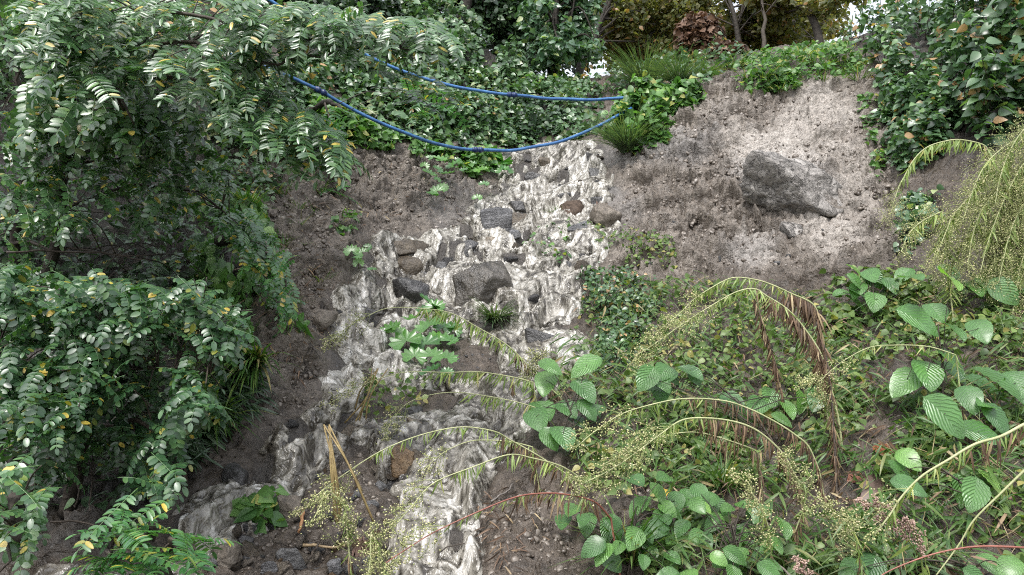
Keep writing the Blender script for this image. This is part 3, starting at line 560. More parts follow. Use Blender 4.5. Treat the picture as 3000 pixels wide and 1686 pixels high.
m_rach = plain('leaf_stalk', (.10, .13, .035), (.18, .20, .07), 30, .5, .4, 0)
m_bark = plain('tree_bark', (.012, .010, .008), (.05, .042, .033), 18, .75, .3, 1, .02)
m_bramble = leaf_mat('bramble_leaf', [(0, (0.026, 0.062, 0.029)), (.4, (0.052, 0.111, 0.048)), (.75, (0.086, 0.167, 0.070)), (.96, (0.152, 0.265, 0.098)), (.985, (0.245, 0.288, 0.115)), (1, (0.401, 0.239, 0.109))], .38, .25, .68)
m_fresh = leaf_mat('fresh_leaf', [(0, (0.041, 0.104, 0.030)), (.4, (0.072, 0.165, 0.044)), (.8, (0.120, 0.238, 0.062)), (.97, (0.184, 0.311, 0.086)), (1, (0.341, 0.341, 0.106))], .42, .32, .55)
m_weed = leaf_mat('weed_leaf', [(0, (0.046, 0.089, 0.024)), (.4, (0.084, 0.141, 0.038)), (.8, (0.131, 0.200, 0.053)), (.95, (0.193, 0.254, 0.079)), (1, (0.308, 0.280, 0.092))], .45, .28, .5)
m_ivy = leaf_mat('ivy_leaf', [(0, (0.041, 0.086, 0.041)), (.5, (0.077, 0.150, 0.065)), (.9, (0.122, 0.215, 0.093)), (1, (0.242, 0.279, 0.132))], .38, .2, .65)
m_olive = leaf_mat('autumn_leaf', [(0, (0.091, 0.120, 0.044)), (.4, (0.156, 0.179, 0.065)), (.75, (0.215, 0.215, 0.086)), (.95, (0.273, 0.234, 0.104)), (1, (0.338, 0.195, 0.078))], .42, .55, .6, 0, (1.5, 1.5, .6))
m_blue = leaf_mat('hazel_tree_leaf', [(0, (0.048, 0.104, 0.058)), (.5, (0.091, 0.172, 0.097)), (.95, (0.158, 0.256, 0.129)), (1, (0.327, 0.385, 0.166))], .38, .25, .7)
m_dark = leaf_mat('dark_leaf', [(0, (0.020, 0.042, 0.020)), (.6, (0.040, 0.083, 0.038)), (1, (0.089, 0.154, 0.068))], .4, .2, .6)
m_deadl = leaf_mat('dead_leaf', [(0, (.045, .026, .016)), (.5, (.10, .055, .034)), (1, (.17, .10, .06))], .55, .12, .35, 0, (1.2, 1, .8))
m_big = leaf_mat('alder_leaf', [(0, (0.052, 0.135, 0.039)), (.5, (0.088, 0.210, 0.053)), (.9, (0.144, 0.299, 0.068)), (.98, (0.212, 0.382, 0.081)), (1, (0.714, 0.512, 0.106))], .34, .28, .78, 9)
m_fan = leaf_mat('coltsfoot_leaf', [(0, (.035, .12, .025)), (.5, (.06, .18, .035)), (1, (.11, .25, .05))], .34, .28, .75)
m_grass = leaf_mat('grass_blade', [(0, (.035, .085, .02)), (.5, (.065, .135, .03)), (.85, (.12, .18, .05)), (.93, (.20, .19, .08)), (1, (.30, .24, .12))], .42, .3, .5)
m_reed = leaf_mat('reed_blade', [(0, (.055, .095, .05)), (.6, (.09, .145, .07)), (1, (.17, .21, .10))], .4, .25, .6)
m_flea = leaf_mat('fleabane_leaf', [(0, (.13, .20, .05)), (.5, (.20, .28, .075)), (.9, (.29, .35, .11)), (1, (.38, .34, .12))], .42, .3, .5)
m_fdead = leaf_mat('withered_leaf', [(0, (.05, .032, .02)), (.5, (.12, .075, .048)), (.85, (.22, .15, .09)), (1, (.36, .29, .17))], .55, .15, .35, 0, (1.2, 1, .8))
m_head = leaf_mat('seed_head', [(0, (.26, .30, .12)), (.4, (.42, .43, .20)), (.8, (.56, .53, .30)), (1, (.68, .60, .42))], .6, .2, .3)
m_fstem = plain('fleabane_stem', (.26, .29, .13), (.42, .43, .24), 25, .5, .4, 0)
m_pink = leaf_mat('pink_seed_head', [(0, (.30, .19, .15)), (.5, (.45, .32, .27)), (1, (.55, .42, .36))], .6, .2, .3)
m_red = plain('red_stem', (.16, .05, .035), (.30, .12, .085), 25, .45, .5, 0)

def in_poly(poly, cnt, g):
    P = np.array(poly, float); xs = []; ys = []; c = 0
    while c < cnt:
        x = g.uniform(P[:, 0].min(), P[:, 0].max(), cnt * 2); y = g.uniform(P[:, 1].min(), P[:, 1].max(), cnt * 2); k = poly_sd(x, y, poly) > 0; xs.append(x[k]); ys.append(y[k]); c += k.sum()
    return np.concatenate(xs)[:cnt], np.concatenate(ys)[:cnt]
def limb(mb, pts, r0, r1, sides=6, wob=.0, seed=0, rnd=.5):
    p = catmull(pts, 6); g = np.random.default_rng(seed)
    if wob: p = p + wob * np.stack([vnoise(np.arange(len(p)) * .5 + seed, np.zeros(len(p)) + k, None, seed) for k in range(3)], -1)
    mb.tube(p, np.linspace(r0, r1, len(p)), sides, rnd); return p
def pxl(P): return [PT(a, b, c) for a, b, c in P]

# ------------------------------------------------------------------ locust trees hanging over the bank
def locust(label, base, trunk, branches, fills, mat=None, seed=0, name='locust_tree', cat='tree'):
    g = np.random.default_rng(seed); b3 = PT(*base); th = empty(name, b3, label, cat)
    tk = MB(); tw = MB(); lf = MB(); st = MB(); skel = []
    p = limb(tk, pxl(trunk), trunk_r(trunk), .012, 8, .02, seed); skel.append(p)
    for k, br in enumerate(branches): p = limb(tw, pxl(br), .011, .003, 5, .03, seed + k + 1); skel.append(p)
    SK = np.concatenate(skel)
    for (poly, cnt, y0, y1, az, azs, frs, sc, gap, *tilt) in fills:
        x, y = in_poly(poly, cnt, g); Y = y0 + (y1 - y0) * g.random(cnt) ** 1.3; P = PT(x, y, Y)
        nzv = fbm(P[:, 0] * 3.2, P[:, 1] * 3.2, P[:, 2] * 3.2, seed + 3, 2); k = nzv > gap; P = P[k]; m = len(P)
        a = RAD(az) + g.normal(size=m) * RAD(azs); el = g.normal(size=m) * (.13 if tilt and tilt[0] > .55 else .25) - (tilt[0] if tilt else .25); s = sc * g.uniform(.75, 1.15, m); which = g.integers(0, len(frs), m)
        fd = np.stack([np.cos(a), np.sin(a), np.zeros(m)], -1); P0 = P - np.stack([fd[:, 0] * np.cos(el - .3), fd[:, 1] * np.cos(el - .3), np.sin(el - .3)], -1) * (.13 * s)[:, None]
        R = az_frames(a, el, s, g.normal(size=m) * .25); rn = g.random(m)
        for q in range(len(frs)):
            i = which == q; lf.inst(frs[q][0], R[i], P0[i], rn[i]); lf.inst(frs[q][1], R[i], P0[i], .62 + rn[i] * .02)
        # twigs that carry the leaves: from a leaf's foot back to the nearest wood
        for i in range(0, m, 5):
            j = np.argmin(((SK - P0[i]) ** 2).sum(1)); a_, b_ = SK[j], P0[i]; L = np.linalg.norm(a_ - b_)
            if L < .9: mid = (a_ + b_) / 2 + np.array([0, 0, .15 * L]); tw.tube(catmull([a_, mid, b_], 5), np.linspace(.004, .0018, 11), 4)
    tk.build('trunk', m_bark, th); tw.build('branch', m_twig, th); lf.build('crown', mat or m_loc, th)
    return th
def trunk_r(t): return .035
locust('tall locust tree whose glossy fronds spray across the bank under the blue pipes', (120, 900, 4.2), [(120, 900, 4.2), (170, 650, 4.0), (210, 350, 3.8), (230, 120, 3.6), (260, -60, 3.5)],
  [[(225, 150, 3.65), (420, 60, 3.3), (700, 90, 3.1), (1000, 120, 3.05), (1290, 170, 3.0)], [(225, 160, 3.65), (480, 120, 3.3), (700, 180, 3.1), (820, 175, 3.05), (990, 145, 3.1)], [(215, 300, 3.8), (500, 230, 3.4), (760, 290, 3.2), (900, 400, 3.1), (1030, 500, 3.05)], [(215, 320, 3.8), (330, 330, 3.4), (420, 380, 3.2)], [(230, 60, 3.6), (120, 20, 3.4)], [(560, 130, 3.3), (700, 330, 3.3), (820, 470, 3.25)]],
  [([(70, 30), (300, 0), (560, 10), (830, 60), (880, 150), (850, 240), (600, 230), (420, 250), (250, 300), (130, 230)], 430, 2.9, 3.8, -78, 26, FR_LONG, 1.0, -.30, .62),
   ([(780, 50), (900, 45), (1110, 70), (1300, 105), (1320, 140), (1270, 160), (1050, 140), (880, 160)], 150, 2.9, 3.4, -78, 24, FR_LONG, .85, -.4, .65),
   ([(560, 200), (700, 230), (820, 300), (960, 400), (1040, 490), (960, 480), (820, 430), (650, 350), (520, 300)], 150, 3.0, 3.6, -75, 24, FR_LONG, .95, -.35, .65),
   ([(100, 230), (330, 300), (560, 320), (600, 420), (420, 440), (230, 430), (60, 400)], 230, 3.2, 4.1, -75, 50, FR_OVAL, 1.3, -.2, .5),
   ([(-700, -900), (700, -900), (850, -120), (600, -30), (-700, -10)], 520, 3.6, 5.4, -70, 70, FR_LONG, 1.7, -.4, .3),
   ([(1130, 250), (1200, 240), (1330, 300), (1340, 345), (1240, 330), (1150, 320)], 10, 3.1, 3.4, -70, 35, FR_LONG, .9, -1)], seed=1)
locust('shaded locust tree with sparse oval leaflets behind the fallen twigs', (60, 980, 4.4), [(60, 980, 4.4), (40, 700, 4.3), (90, 420, 4.1), (20, 150, 4.0)],
  [[(50, 650, 4.3), (300, 560, 4.1), (560, 560, 4.0), (700, 640, 3.9)], [(60, 560, 4.2), (250, 480, 4.0), (500, 440, 3.9)], [(45, 700, 4.3), (200, 740, 4.1), (420, 760, 4.0)], [(90, 400, 4.1), (60, 250, 4.0), (100, 90, 3.9)]],
  [([(0, 380), (250, 420), (600, 420), (720, 560), (700, 640), (420, 640), (200, 680), (0, 680)], 430, 3.5, 4.6, -60, 60, FR_OVAL, 1.0, -.1),
   ([(0, 0), (110, 0), (90, 250), (60, 400), (0, 420)], 90, 3.4, 4.2, -70, 60, FR_OVAL, 1.0, -.1),
   ([(0, 640), (420, 620), (720, 630), (700, 780), (600, 900), (300, 880), (0, 880)], 260, 3.9, 4.7, -60, 60, FR_OVAL, .9, -.02)], seed=2)
locust('low locust thicket of dark oval leaflets spilling over the pool', (180, 1500, 3.15), [(180, 1500, 3.15), (230, 1330, 3.1), (280, 1150, 3.05), (330, 960, 3.1)],
  [[(280, 1150, 3.05), (430, 1080, 2.9), (620, 1100, 2.85)], [(240, 1300, 3.1), (100, 1180, 2.9), (20, 1060, 2.8)], [(260, 1220, 3.05), (440, 1260, 2.85), (520, 1400, 2.8)], [(20, 1500, 2.9), (120, 1380, 2.85), (200, 1290, 2.8), (300, 1180, 2.8)]],
  [([(0, 800), (160, 880), (300, 830), (460, 880), (560, 850), (720, 960), (700, 1040), (620, 1120), (640, 1240), (400, 1160), (200, 1200), (0, 1200)], 820, 2.6, 3.3, -65, 60, FR_OVAL, .85, -.2),
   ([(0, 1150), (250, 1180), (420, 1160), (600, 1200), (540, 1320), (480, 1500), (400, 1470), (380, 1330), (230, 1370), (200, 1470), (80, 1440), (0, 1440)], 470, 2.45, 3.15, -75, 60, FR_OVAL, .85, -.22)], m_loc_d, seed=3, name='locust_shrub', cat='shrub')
locust('hanging locust shoot reaching down to the dark pool at the frame edge', (-60, 1400, 2.5), [(-60, 1400, 2.5), (10, 1440, 2.4), (60, 1500, 2.35), (60, 1600, 2.3)], [[(-20, 1430, 2.45), (30, 1560, 2.3), (40, 1690, 2.25)]],
  [([(-40, 1380), (90, 1420), (130, 1480), (90, 1640), (50, 1700), (-40, 1700)], 36, 2.1, 2.5, -80, 50, FR_OVAL, .85, -1)], seed=4, name='locust_plant', cat='shrub')
locust('young locust with broad pale fronds in front of the small side cascade', (440, 1790, 2.3), [(440, 1790, 2.3), (470, 1700, 2.28), (450, 1600, 2.25), (430, 1540, 2.2)], [[(450, 1600, 2.25), (520, 1600, 2.2), (560, 1640, 2.15)], [(460, 1660, 2.27), (380, 1600, 2.2), (330, 1620, 2.15)]],
  [([(340, 1530), (470, 1500), (500, 1580), (570, 1610), (590, 1700), (300, 1700), (310, 1620)], 34, 2.0, 2.3, -65, 55, FR_LONG[:3], .72, -1)], m_loc_y, seed=5, name='locust_plant', cat='sapling')
locust('slim locust seedling dangling from the edge of the brown mud bank', (640, 700, 4.6), [(640, 700, 4.6), (700, 690, 4.4), (760, 740, 4.2), (800, 850, 4.1)], [[(700, 690, 4.4), (820, 800, 4.1), (870, 950, 4.0)]],
  [([(620, 660), (740, 640), (800, 720), (840, 830), (870, 940), (830, 950), (760, 850), (700, 760)], 75, 3.9, 4.4, -70, 50, FR_SMALL, 1.25, -.5)], m_loc_y, seed=6, name='locust_plant', cat='seedling')
locust('locust regrowth with hanging fronds under the lower blue pipe', (900, 330, 6.9), [(900, 330, 6.9), (960, 300, 6.6), (1010, 330, 6.4)], [[(960, 300, 6.6), (960, 420, 6.3), (965, 560, 6.2)]],
  [([(930, 330), (1000, 300), (1010, 420), (1000, 600), (950, 590), (930, 480)], 24, 6.0, 6.5, -70, 60, FR_LONG, 1.2, -1), ([(1180, 270), (1350, 300), (1330, 350), (1210, 350)], 14, 6.2, 6.8, -60, 50, FR_LONG, 1.3, -1)], m_loc_y, seed=7, name='locust_plant', cat='seedling')

# ------------------------------------------------------------------ bushes, mats and ground cover on the slope
def leafy(poly, cnt, tplt, s0, s1, height, g, mb, gap=-.2, up=.8, toward=.75, hang=.35, cscale=3.0, sd=0, stems=None, edge=16):
    """leaves over a patch of hillside: clumped, higher in the middle of the patch than at its rim. s0..s1: leaf length in metres"""
    x, y = in_poly(poly, cnt, g); h, Y = hit(x, y); sdp = poly_sd(x, y, poly); lift = height * sstep(-10, edge * 3, sdp)
    nzv = fbm(h[:, 0] * cscale, h[:, 1] * cscale, h[:, 2] * cscale, sd, 3); rag = fbm(h[:, 0] * 6, h[:, 1] * 6, h[:, 2] * 6, sd + 9, 2)
    k = (nzv > gap) & (sdp > edge * (.35 + .9 * rag)) & (Y < 13.9); h, nzv, lift = h[k], nzv[k], lift[k]; m = len(h)
    nn = normal(h[:, 0], h[:, 1], .25); d_ = nn * .6 + np.array([0, -.35, .35]); hh = lift * (.15 + .85 * g.random(m) ** .7) * (.45 + 1.1 * np.clip(nzv - gap, 0, 1)); P = h + d_ * hh[:, None] + .02 * g.normal(size=(m, 3)) + np.array([0, 0, .01])
    nrm = unit(np.array([0, 0, up]) + np.array([0, -toward, 0]) + .55 * g.normal(size=(m, 3))); a = g.uniform(0, 2 * np.pi, m)
    dr = unit(np.stack([np.cos(a), np.sin(a) - .35, np.full(m, -hang)], -1) + .2 * g.normal(size=(m, 3))); s = s0 + (s1 - s0) * g.random(m)
    tl = tplt if isinstance(tplt, list) else [tplt]; w_ = g.integers(0, len(tl), m); R = frames(dr, nrm, s); rn = np.clip(.5 + .35 * nzv + .28 * g.normal(size=m), 0, .999)
    for q in range(len(tl)): mb.inst(tl[q], R[w_ == q], P[w_ == q], rn[w_ == q])
    if stems is not None:
        for i in range(0, m, 22): b0 = h[i] - nn[i] * .03; stems.tube(catmull([b0, (b0 + P[i]) / 2 + np.array([0, 0, .05]) + .04 * g.normal(size=3), P[i]], 4), np.linspace(.005, .002, 9), 4)
def bush(name, label, cat, poly, cnt, tplt, s0, s1, height, mat, seed, **kw):
    g = np.random.default_rng(seed); mb = MB(); st = MB(); leafy(poly, cnt, tplt, s0, s1, height, g, mb, sd=seed, stems=st, **kw)
    c = np.concatenate(mb.V).mean(0); b, _ = hit(*[[v] for v in to_px(c)]); th = empty(name, b[0], label, cat); mb.build('foliage', mat, th); (st.build('vine', m_twig, th) if any(k in name for k in ('bramble', 'vine', 'bindweed', 'ivy', 'shrub')) else None); return th  # the 'vine' part is the bush's own short stems, on shrubs too
def cover(name, label, polys, mat, seed, **kw):
    g = np.random.default_rng(seed); mb = MB()
    for a in polys: leafy(a[0], a[1], a[2], a[3], a[4], a[5], g, mb, sd=seed, **kw)
    o = mb.build(name, mat); return tag(o, label, 'undergrowth', kind='stuff')
bush('bramble_bush', 'tall dark bramble with glossy leaves where the slope meets the frame edge', 'bush', [(2760, -30), (3040, -30), (3040, 330), (2900, 440), (2760, 380), (2720, 200)], 5100, T_OVATE, .06, .12, .75, m_bramble, 101)
bush('bramble_bush', 'bramble hanging down beside the bare mud face', 'bush', [(2560, 220), (2720, 170), (2790, 380), (2760, 470), (2640, 520), (2590, 440)], 2890, T_OVATE, .045, .09, .38, m_bramble, 102)
bush('bramble_bush', 'bushy bramble crown above the bare mud face under the thin trunks', 'bush', [(2400, -20), (2780, -30), (2760, 190), (2600, 240), (2470, 120)], 4420, T_OVATE, .05, .10, .6, m_bramble, 103)
bush('vine_patch', 'thin vine trailing over the edge of the mud face below the bramble', 'vine', [(2500, 260), (2600, 300), (2610, 450), (2560, 560), (2530, 400)], 561, T_HEART, .03, .055, .12, m_fresh, 104)
bush('weed_plant', 'leafy weeds along the broken turf edge on top of the mud face', 'weed', [(2130, 190), (2290, 150), (2480, 130), (2560, 190), (2480, 240), (2330, 250), (2180, 285)], 2550, [T_OVATE, T_LANCE], .04, .085, .22, m_fresh, 105)
bush('weed_plant', 'grassy yellow green tuft hanging over the mud face under the soil hollow', 'weed', [(2190, 230), (2330, 220), (2350, 260), (2260, 285), (2180, 280)], 714, [T_LANCE, T_HEART], .04, .09, .14, m_fresh, 106)
bush('bindweed_patch', 'bright green bindweed mound where the upper blue pipe ends', 'vine', [(1800, 300), (1880, 270), (2040, 255), (2080, 285), (1980, 340), (1930, 430), (1850, 460), (1780, 400)], 2550, T_HEART, .05, .09, .28, m_fresh, 107)
bush('vine_patch', 'lush vine curtain draped under the lower blue pipe', 'vine', [(880, 270), (1000, 310), (1180, 400), (1330, 440), (1470, 450), (1470, 510), (1380, 520), (1260, 460), (1100, 450), (980, 420), (900, 380)], 3230, T_HEART, .05, .09, .20, m_fresh, 108)
bush('vine_patch', 'vines with rounded leaves covering the slope between the two blue pipes', 'vine', [(1000, 200), (1250, 260), (1480, 300), (1520, 380), (1400, 425), (1230, 390), (1060, 310)], 3910, T_HEART, .045, .08, .25, m_bramble, 109)
bush('shrub', 'dark shrub above the stream head under the upper blue pipe', 'shrub', [(1500, 290), (1640, 300), (1680, 350), (1640, 400), (1530, 420), (1480, 370)], 2210, T_OVATE, .05, .08, .35, m_dark, 110)
bush('ivy_slope', 'ivy covered slope below the dark trees above the upper pipe', 'ivy', [(1150, -10), (1400, -10), (1530, 110), (1560, 240), (1440, 270), (1250, 200), (1130, 110)], 5440, [T_OVATE, T_HEART], .06, .10, .4, m_ivy, 111)
bush('weed_plant', 'light green herbs at the foot of the bluish tree above the upper pipe', 'weed', [(1440, 210), (1560, 190), (1700, 220), (1700, 255), (1560, 275), (1430, 270)], 1530, [T_LANCE, T_OVATE], .05, .09, .18, m_fresh, 112)
bush('shrub', 'dark shrub with thin twigs behind the pipe where it enters the leaves', 'shrub', [(830, -10), (1180, -20), (1200, 90), (1060, 110), (880, 40)], 2550, T_OVATE, .06, .10, .5, m_dark, 113)
bush('privet_shrub', 'small leaved dark green shrub leaning over the stream below the mud face', 'shrub', [(1700, 800), (1820, 790), (1960, 830), (1940, 930), (1880, 980), (1860, 1070), (1780, 1130), (1730, 1090), (1760, 960), (1690, 880)], 3230, T_OVATE, .022, .042, .16, m_bramble, 114, cscale=6, gap=.0)
bush('weed_plant', 'sprig of pale round leaves on the mud between the drooping seed stalks', 'weed', [(2640, 580), (2740, 570), (2750, 650), (2690, 720), (2630, 770), (2625, 680)], 323, T_HEART, .035, .06, .12, m_blue, 115, edge=12)
bush('weed_plant', 'grassy weeds on the sod island between the two stream branches', 'weed', [(1030, 1110), (1180, 1090), (1310, 1120), (1290, 1180), (1190, 1230), (1090, 1260), (1030, 1230)], 350, [T_LANCE, T_OVATE], .02, .05, .10, m_weed, 116, edge=20)
bush('weed_plant', 'small green plant on the steep mud bank under the vine curtain', 'weed', [(980, 620), (1040, 620), (1040, 690), (990, 690)], 153, T_OVATE, .035, .06, .08, m_fresh, 117, edge=8)
bush('weed_plant', 'wilting leafy sprig in the water beside the pale mud block', 'weed', [(720, 1480), (820, 1460), (810, 1550), (740, 1570), (690, 1550)], 51, T_OVATE, .06, .11, .10, m_fresh, 118, edge=4)
bush('weed_plant', 'green leaves trapped among stones in the upper cascade', 'weed', [(1590, 650), (1700, 660), (1700, 720), (1590, 740)], 136, T_OVATE, .03, .06, .08, m_fresh, 119, edge=8)
bush('weed_plant', 'yellowish leafy stalk caught in the water beside the tan stone', 'weed', [(1530, 700), (1600, 700), (1680, 760), (1660, 790), (1560, 760)], 119, T_OVATE, .03, .05, .08, m_fresh, 120, edge=8)
cover('undergrowth', 'low leafy undergrowth covering the upper slopes on both sides of the gully', [
  ([(560, 180), (900, 180), (1140, 120), (1260, 250), (1000, 240), (940, 330), (820, 360), (620, 350)], 4420, [T_OVATE, T_HEART], .05, .085, .25),
  ([(-40, -40), (900, -40), (820, 200), (520, 300), (-40, 300)], 2550, T_OVATE, .07, .11, .4), ([(1690, 200), (2200, 120), (2200, 190), (2040, 260), (1780, 290), (1690, 260)], 2720, [T_OVATE, T_LANCE], .05, .09, .25),
  ([(600, 520), (860, 380), (960, 430), (880, 520), (760, 640), (690, 640)], 1190, [T_OVATE, T_LANCE], .03, .06, .12)], m_bramble, 150)
cover('undergrowth', 'mixed creepers and herbs around the stream head under the blue pipes', [([(980, 170), (1780, 240), (1770, 400), (1500, 440), (1250, 430), (980, 330)], 6000, [T_OVATE, T_HEART], .05, .085, .16), ([(640, 180), (900, 220), (940, 420), (860, 480), (700, 480), (600, 400)], 2200, [T_OVATE, T_HEART], .045, .08, .2)], m_ivy, 155, gap=-.25)
cover('undergrowth', 'narrow leaved herbs hanging over the edge of the brown mud bank', [([(600, 540), (760, 600), (860, 800), (890, 980), (790, 970), (700, 820), (610, 720)], 2200, [T_LANCE, T_OVATE], .05, .11, .16), ([(560, 700), (700, 760), (760, 960), (700, 1160), (600, 1150)], 900, [T_LANCE, T_OVATE], .05, .10, .18)], m_fresh, 156, gap=-.1, hang=1.6)
cover('undergrowth', 'dark undergrowth in the shade of the locust trees', [([(-60, 250), (620, 300), (760, 640), (660, 900), (620, 1300), (420, 1500), (-60, 1500)], 4420, [T_OVATE, T_LANCE], .04, .08, .2), ([(560, 1150), (720, 1000), (770, 1180), (640, 1310), (560, 1400), (500, 1380)], 1530, T_LANCE, .06, .12, .15)], m_dark, 151)
LR = [(1780,800),(2450,860),(3040,900),(3040,1720),(1900,1720),(1640,1300),(1560,1120)]
cover('undergrowth', 'sparse low weeds on the trampled slope among the drooping stalks', [(LR, 13000, [T_OVATE, T_HEART], .016, .05, .10), ([(2380, 780), (2900, 800), (2950, 1000), (2450, 1000)], 2200, T_HEART, .03, .055, .10), ([(1700, 640), (1980, 700), (1980, 800), (1720, 800)], 900, T_OVATE, .02, .045, .12)], m_weed, 152, gap=-.06, cscale=4, edge=14)
cover('undergrowth', 'thin grassy weeds matted over the trampled slope', [(LR, 9000, [T_LANCE, T_BLADE], .05, .13, .16)], m_grass, 153, gap=-.1, cscale=3, edge=14)
cover('dead_litter', 'brown dead stems and leaf litter strewn over the trampled slope', [(LR, 3200, [T_BLADE, T_LANCE], .04, .11, .05), ([(1380, 1440), (1680, 1420), (1720, 1700), (1400, 1700)], 300, T_LANCE, .03, .07, .03), ([(940, 460), (1250, 480), (1380, 600), (1100, 690), (960, 1000), (860, 1180), (700, 1150), (720, 600)], 900, [T_BLADE, T_LANCE], .03, .09, .04)], m_fdead, 154, gap=-.25, cscale=5, edge=10)
# ------------------------------------------------------------------ trees on the crest
def tree(label, base, trunk, r0, blobs, tplt, s0, s1, mat, seed, limbs=9, name='tree', bark=None):
    g = np.random.default_rng(seed); P = pxl(trunk); th = empty(name, PT(*base), label, 'tree'); tk = MB(); p = limb(tk, P, r0, r0 * .45, 8, .02, seed); lf = MB()
    for (px, py, Y, rx, ry, cnt, gap) in blobs:
        c = PT(px, py, Y); a = rx / FPX * Y; b = ry / FPX * Y; v = unit(g.normal(size=(cnt, 3))) * (g.random(cnt) ** .45)[:, None]; Q = c + v * np.array([a, max(a, b) * .8, b])
        nzv = fbm(Q[:, 0] * 1.7, Q[:, 1] * 1.7, Q[:, 2] * 1.7, seed, 3); k = nzv > gap; Q, nzv = Q[k], nzv[k]; m = len(Q)
        al = g.uniform(0, 6.28, m); dr = unit(np.stack([np.cos(al), np.sin(al), np.full(m, -.5)], -1) + .3 * g.normal(size=(m, 3))); nr = unit(np.array([0, -.7, .7]) + .6 * g.normal(size=(m, 3)))
        tl = tplt if isinstance(tplt, list) else [tplt]; w_ = g.integers(0, len(tl), m); R = frames(dr, nr, s0 + (s1 - s0) * g.random(m)); rn = np.clip(.5 + .3 * nzv + .3 * g.normal(size=m), 0, .999)
        for q in range(len(tl)): lf.inst(tl[q], R[w_ == q], Q[w_ == q], rn[w_ == q])
        for i in g.integers(0, m, limbs): j = g.integers(len(p) // 3, len(p)); tk.tube(catmull([p[j], (p[j] + Q[i]) / 2 + np.array([0, 0, .12]) + .12 * g.normal(size=3), Q[i]], 5), np.linspace(r0 * .28, .006, 11), 5)
    tk.build('trunk', bark or m_bark, th); lf.build('crown', mat, th); return th
tree('bluish green tree with a stout trunk standing on the crest above the pipes', (1617, 240, 10.9), [(1617, 245, 10.9), (1618, 180, 10.9), (1625, 90, 10.9), (1640, -40, 10.9)], .085, [(1640, 50, 10.8, 125, 125, 4600, -.2), (1600, 150, 10.6, 95, 50, 700, -.1), (1690, 130, 10.7, 90, 50, 700, -.1), (1660, -40, 10.8, 150, 90, 1400, -.2)], T_OVATE, .07, .12, m_blue, 201)
tree('leaning tree with olive yellow foliage over the gap of sky', (1690, 235, 11.6), [(1690, 240, 11.6), (1715, 165, 11.7), (1750, 90, 11.9), (1800, -20, 12.2)], .07, [(1830, 60, 12.6, 160, 95, 5814, -.12), (1900, -20, 12.8, 260, 100, 4896, -.2)], T_OVATE, .06, .10, m_olive, 202, 14)
tree('thin bare stemmed tree with olive leaves behind the brown dead shrub', (2170, 150, 11.5), [(2175, 160, 11.5), (2150, 60, 11.6), (2120, -60, 11.8)], .05, [(2080, 20, 12.4, 180, 110, 6120, -.1), (2200, 50, 12.2, 130, 110, 3978, -.1)], T_OVATE, .055, .095, m_olive, 203, 14)
tree('tree with a curved dark trunk beside the bramble crown', (2400, 150, 10.6), [(2400, 150, 10.6), (2385, 60, 10.7), (2350, 0, 10.8), (2320, -80, 10.9)], .065, [(2340, 20, 11.6, 150, 90, 4590, -.1), (2440, -20, 10.6, 120, 80, 2754, -.2)], T_OVATE, .055, .095, m_olive, 204, 10)
tree('slender pale stemmed sapling between the olive trees on the crest', (2235, 150, 11.0), [(2235, 150, 11.0), (2238, 60, 11.0), (2232, -40, 11.0)], .035, [(2260, -20, 11.2, 90, 60, 900, -.1)], T_OVATE, .07, .11, m_olive, 205, 5, bark=plain('pale_bark', (.05, .042, .033), (.10, .085, .07), 18, .75, .3, 1, .01))
tree('far olive tree whose twigs show against the sky beyond the crest', (1980, 230, 15), [(1980, 230, 15), (1960, 100, 15), (1970, -30, 15)], .08, [(1900, 130, 15, 150, 80, 4590, -.02), (2020, 110, 15, 160, 110, 5814, -.05), (1880, 170, 13, 130, 60, 1200, .0), (2010, 160, 12.8, 110, 70, 1300, -.05), (1790, 110, 15, 110, 80, 1530, .05)], T_OVATE, .065, .11, m_olive, 206, 40)
tree('far tree closing the view between the curved trunk and the dead shrub', (2260, 170, 15), [(2260, 170, 15), (2280, 60, 15), (2270, -40, 15)], .08, [(2230, 90, 15, 170, 70, 4590, -.05), (2150, 110, 12.6, 150, 60, 1500, -.1), (2330, 100, 12.2, 120, 60, 1300, -.1), (2380, 70, 14, 120, 80, 3366, -.1)], T_OVATE, .065, .11, m_olive, 207, 30)
tree('dark tree rising behind the ivy slope above the upper pipe', (1350, 0, 11.5), [(1350, 60, 11.5), (1380, -60, 11.5), (1400, -200, 11.5)], .10, [(1490, 130, 12.4, 100, 110, 1700, -.2), (1640, 130, 13.5, 140, 90, 1700, -.12), (1440, 40, 12.2, 130, 110, 4140, -.3), (1320, -40, 12.0, 200, 70, 2880, -.3)], T_OVATE, .08, .13, m_dark, 208, 6)
tree('dark tree at the top of the slope where the pipe comes down', (960, -20, 10.0), [(960, 0, 10.0), (980, -120, 10.0), (1000, -300, 10.0)], .10, [(1000, -20, 10.0, 240, 70, 3600, -.2), (700, -60, 9.0, 220, 80, 2700, -.2)], T_OVATE, .08, .13, m_dark, 209, 6)
tree('dead brown shrub with withered leaves on the crest beside the mud face', (2080, 190, 10.1), [(2080, 195, 10.1), (2070, 150, 10.1), (2060, 80, 10.1)], .03, [(2050, 105, 10.1, 75, 75, 2520, -.15), (2120, 160, 10.0, 85, 35, 1260, -.2)], [T_LANCE, T_OVATE], .06, .12, m_deadl, 210, 18, 'dead_shrub')

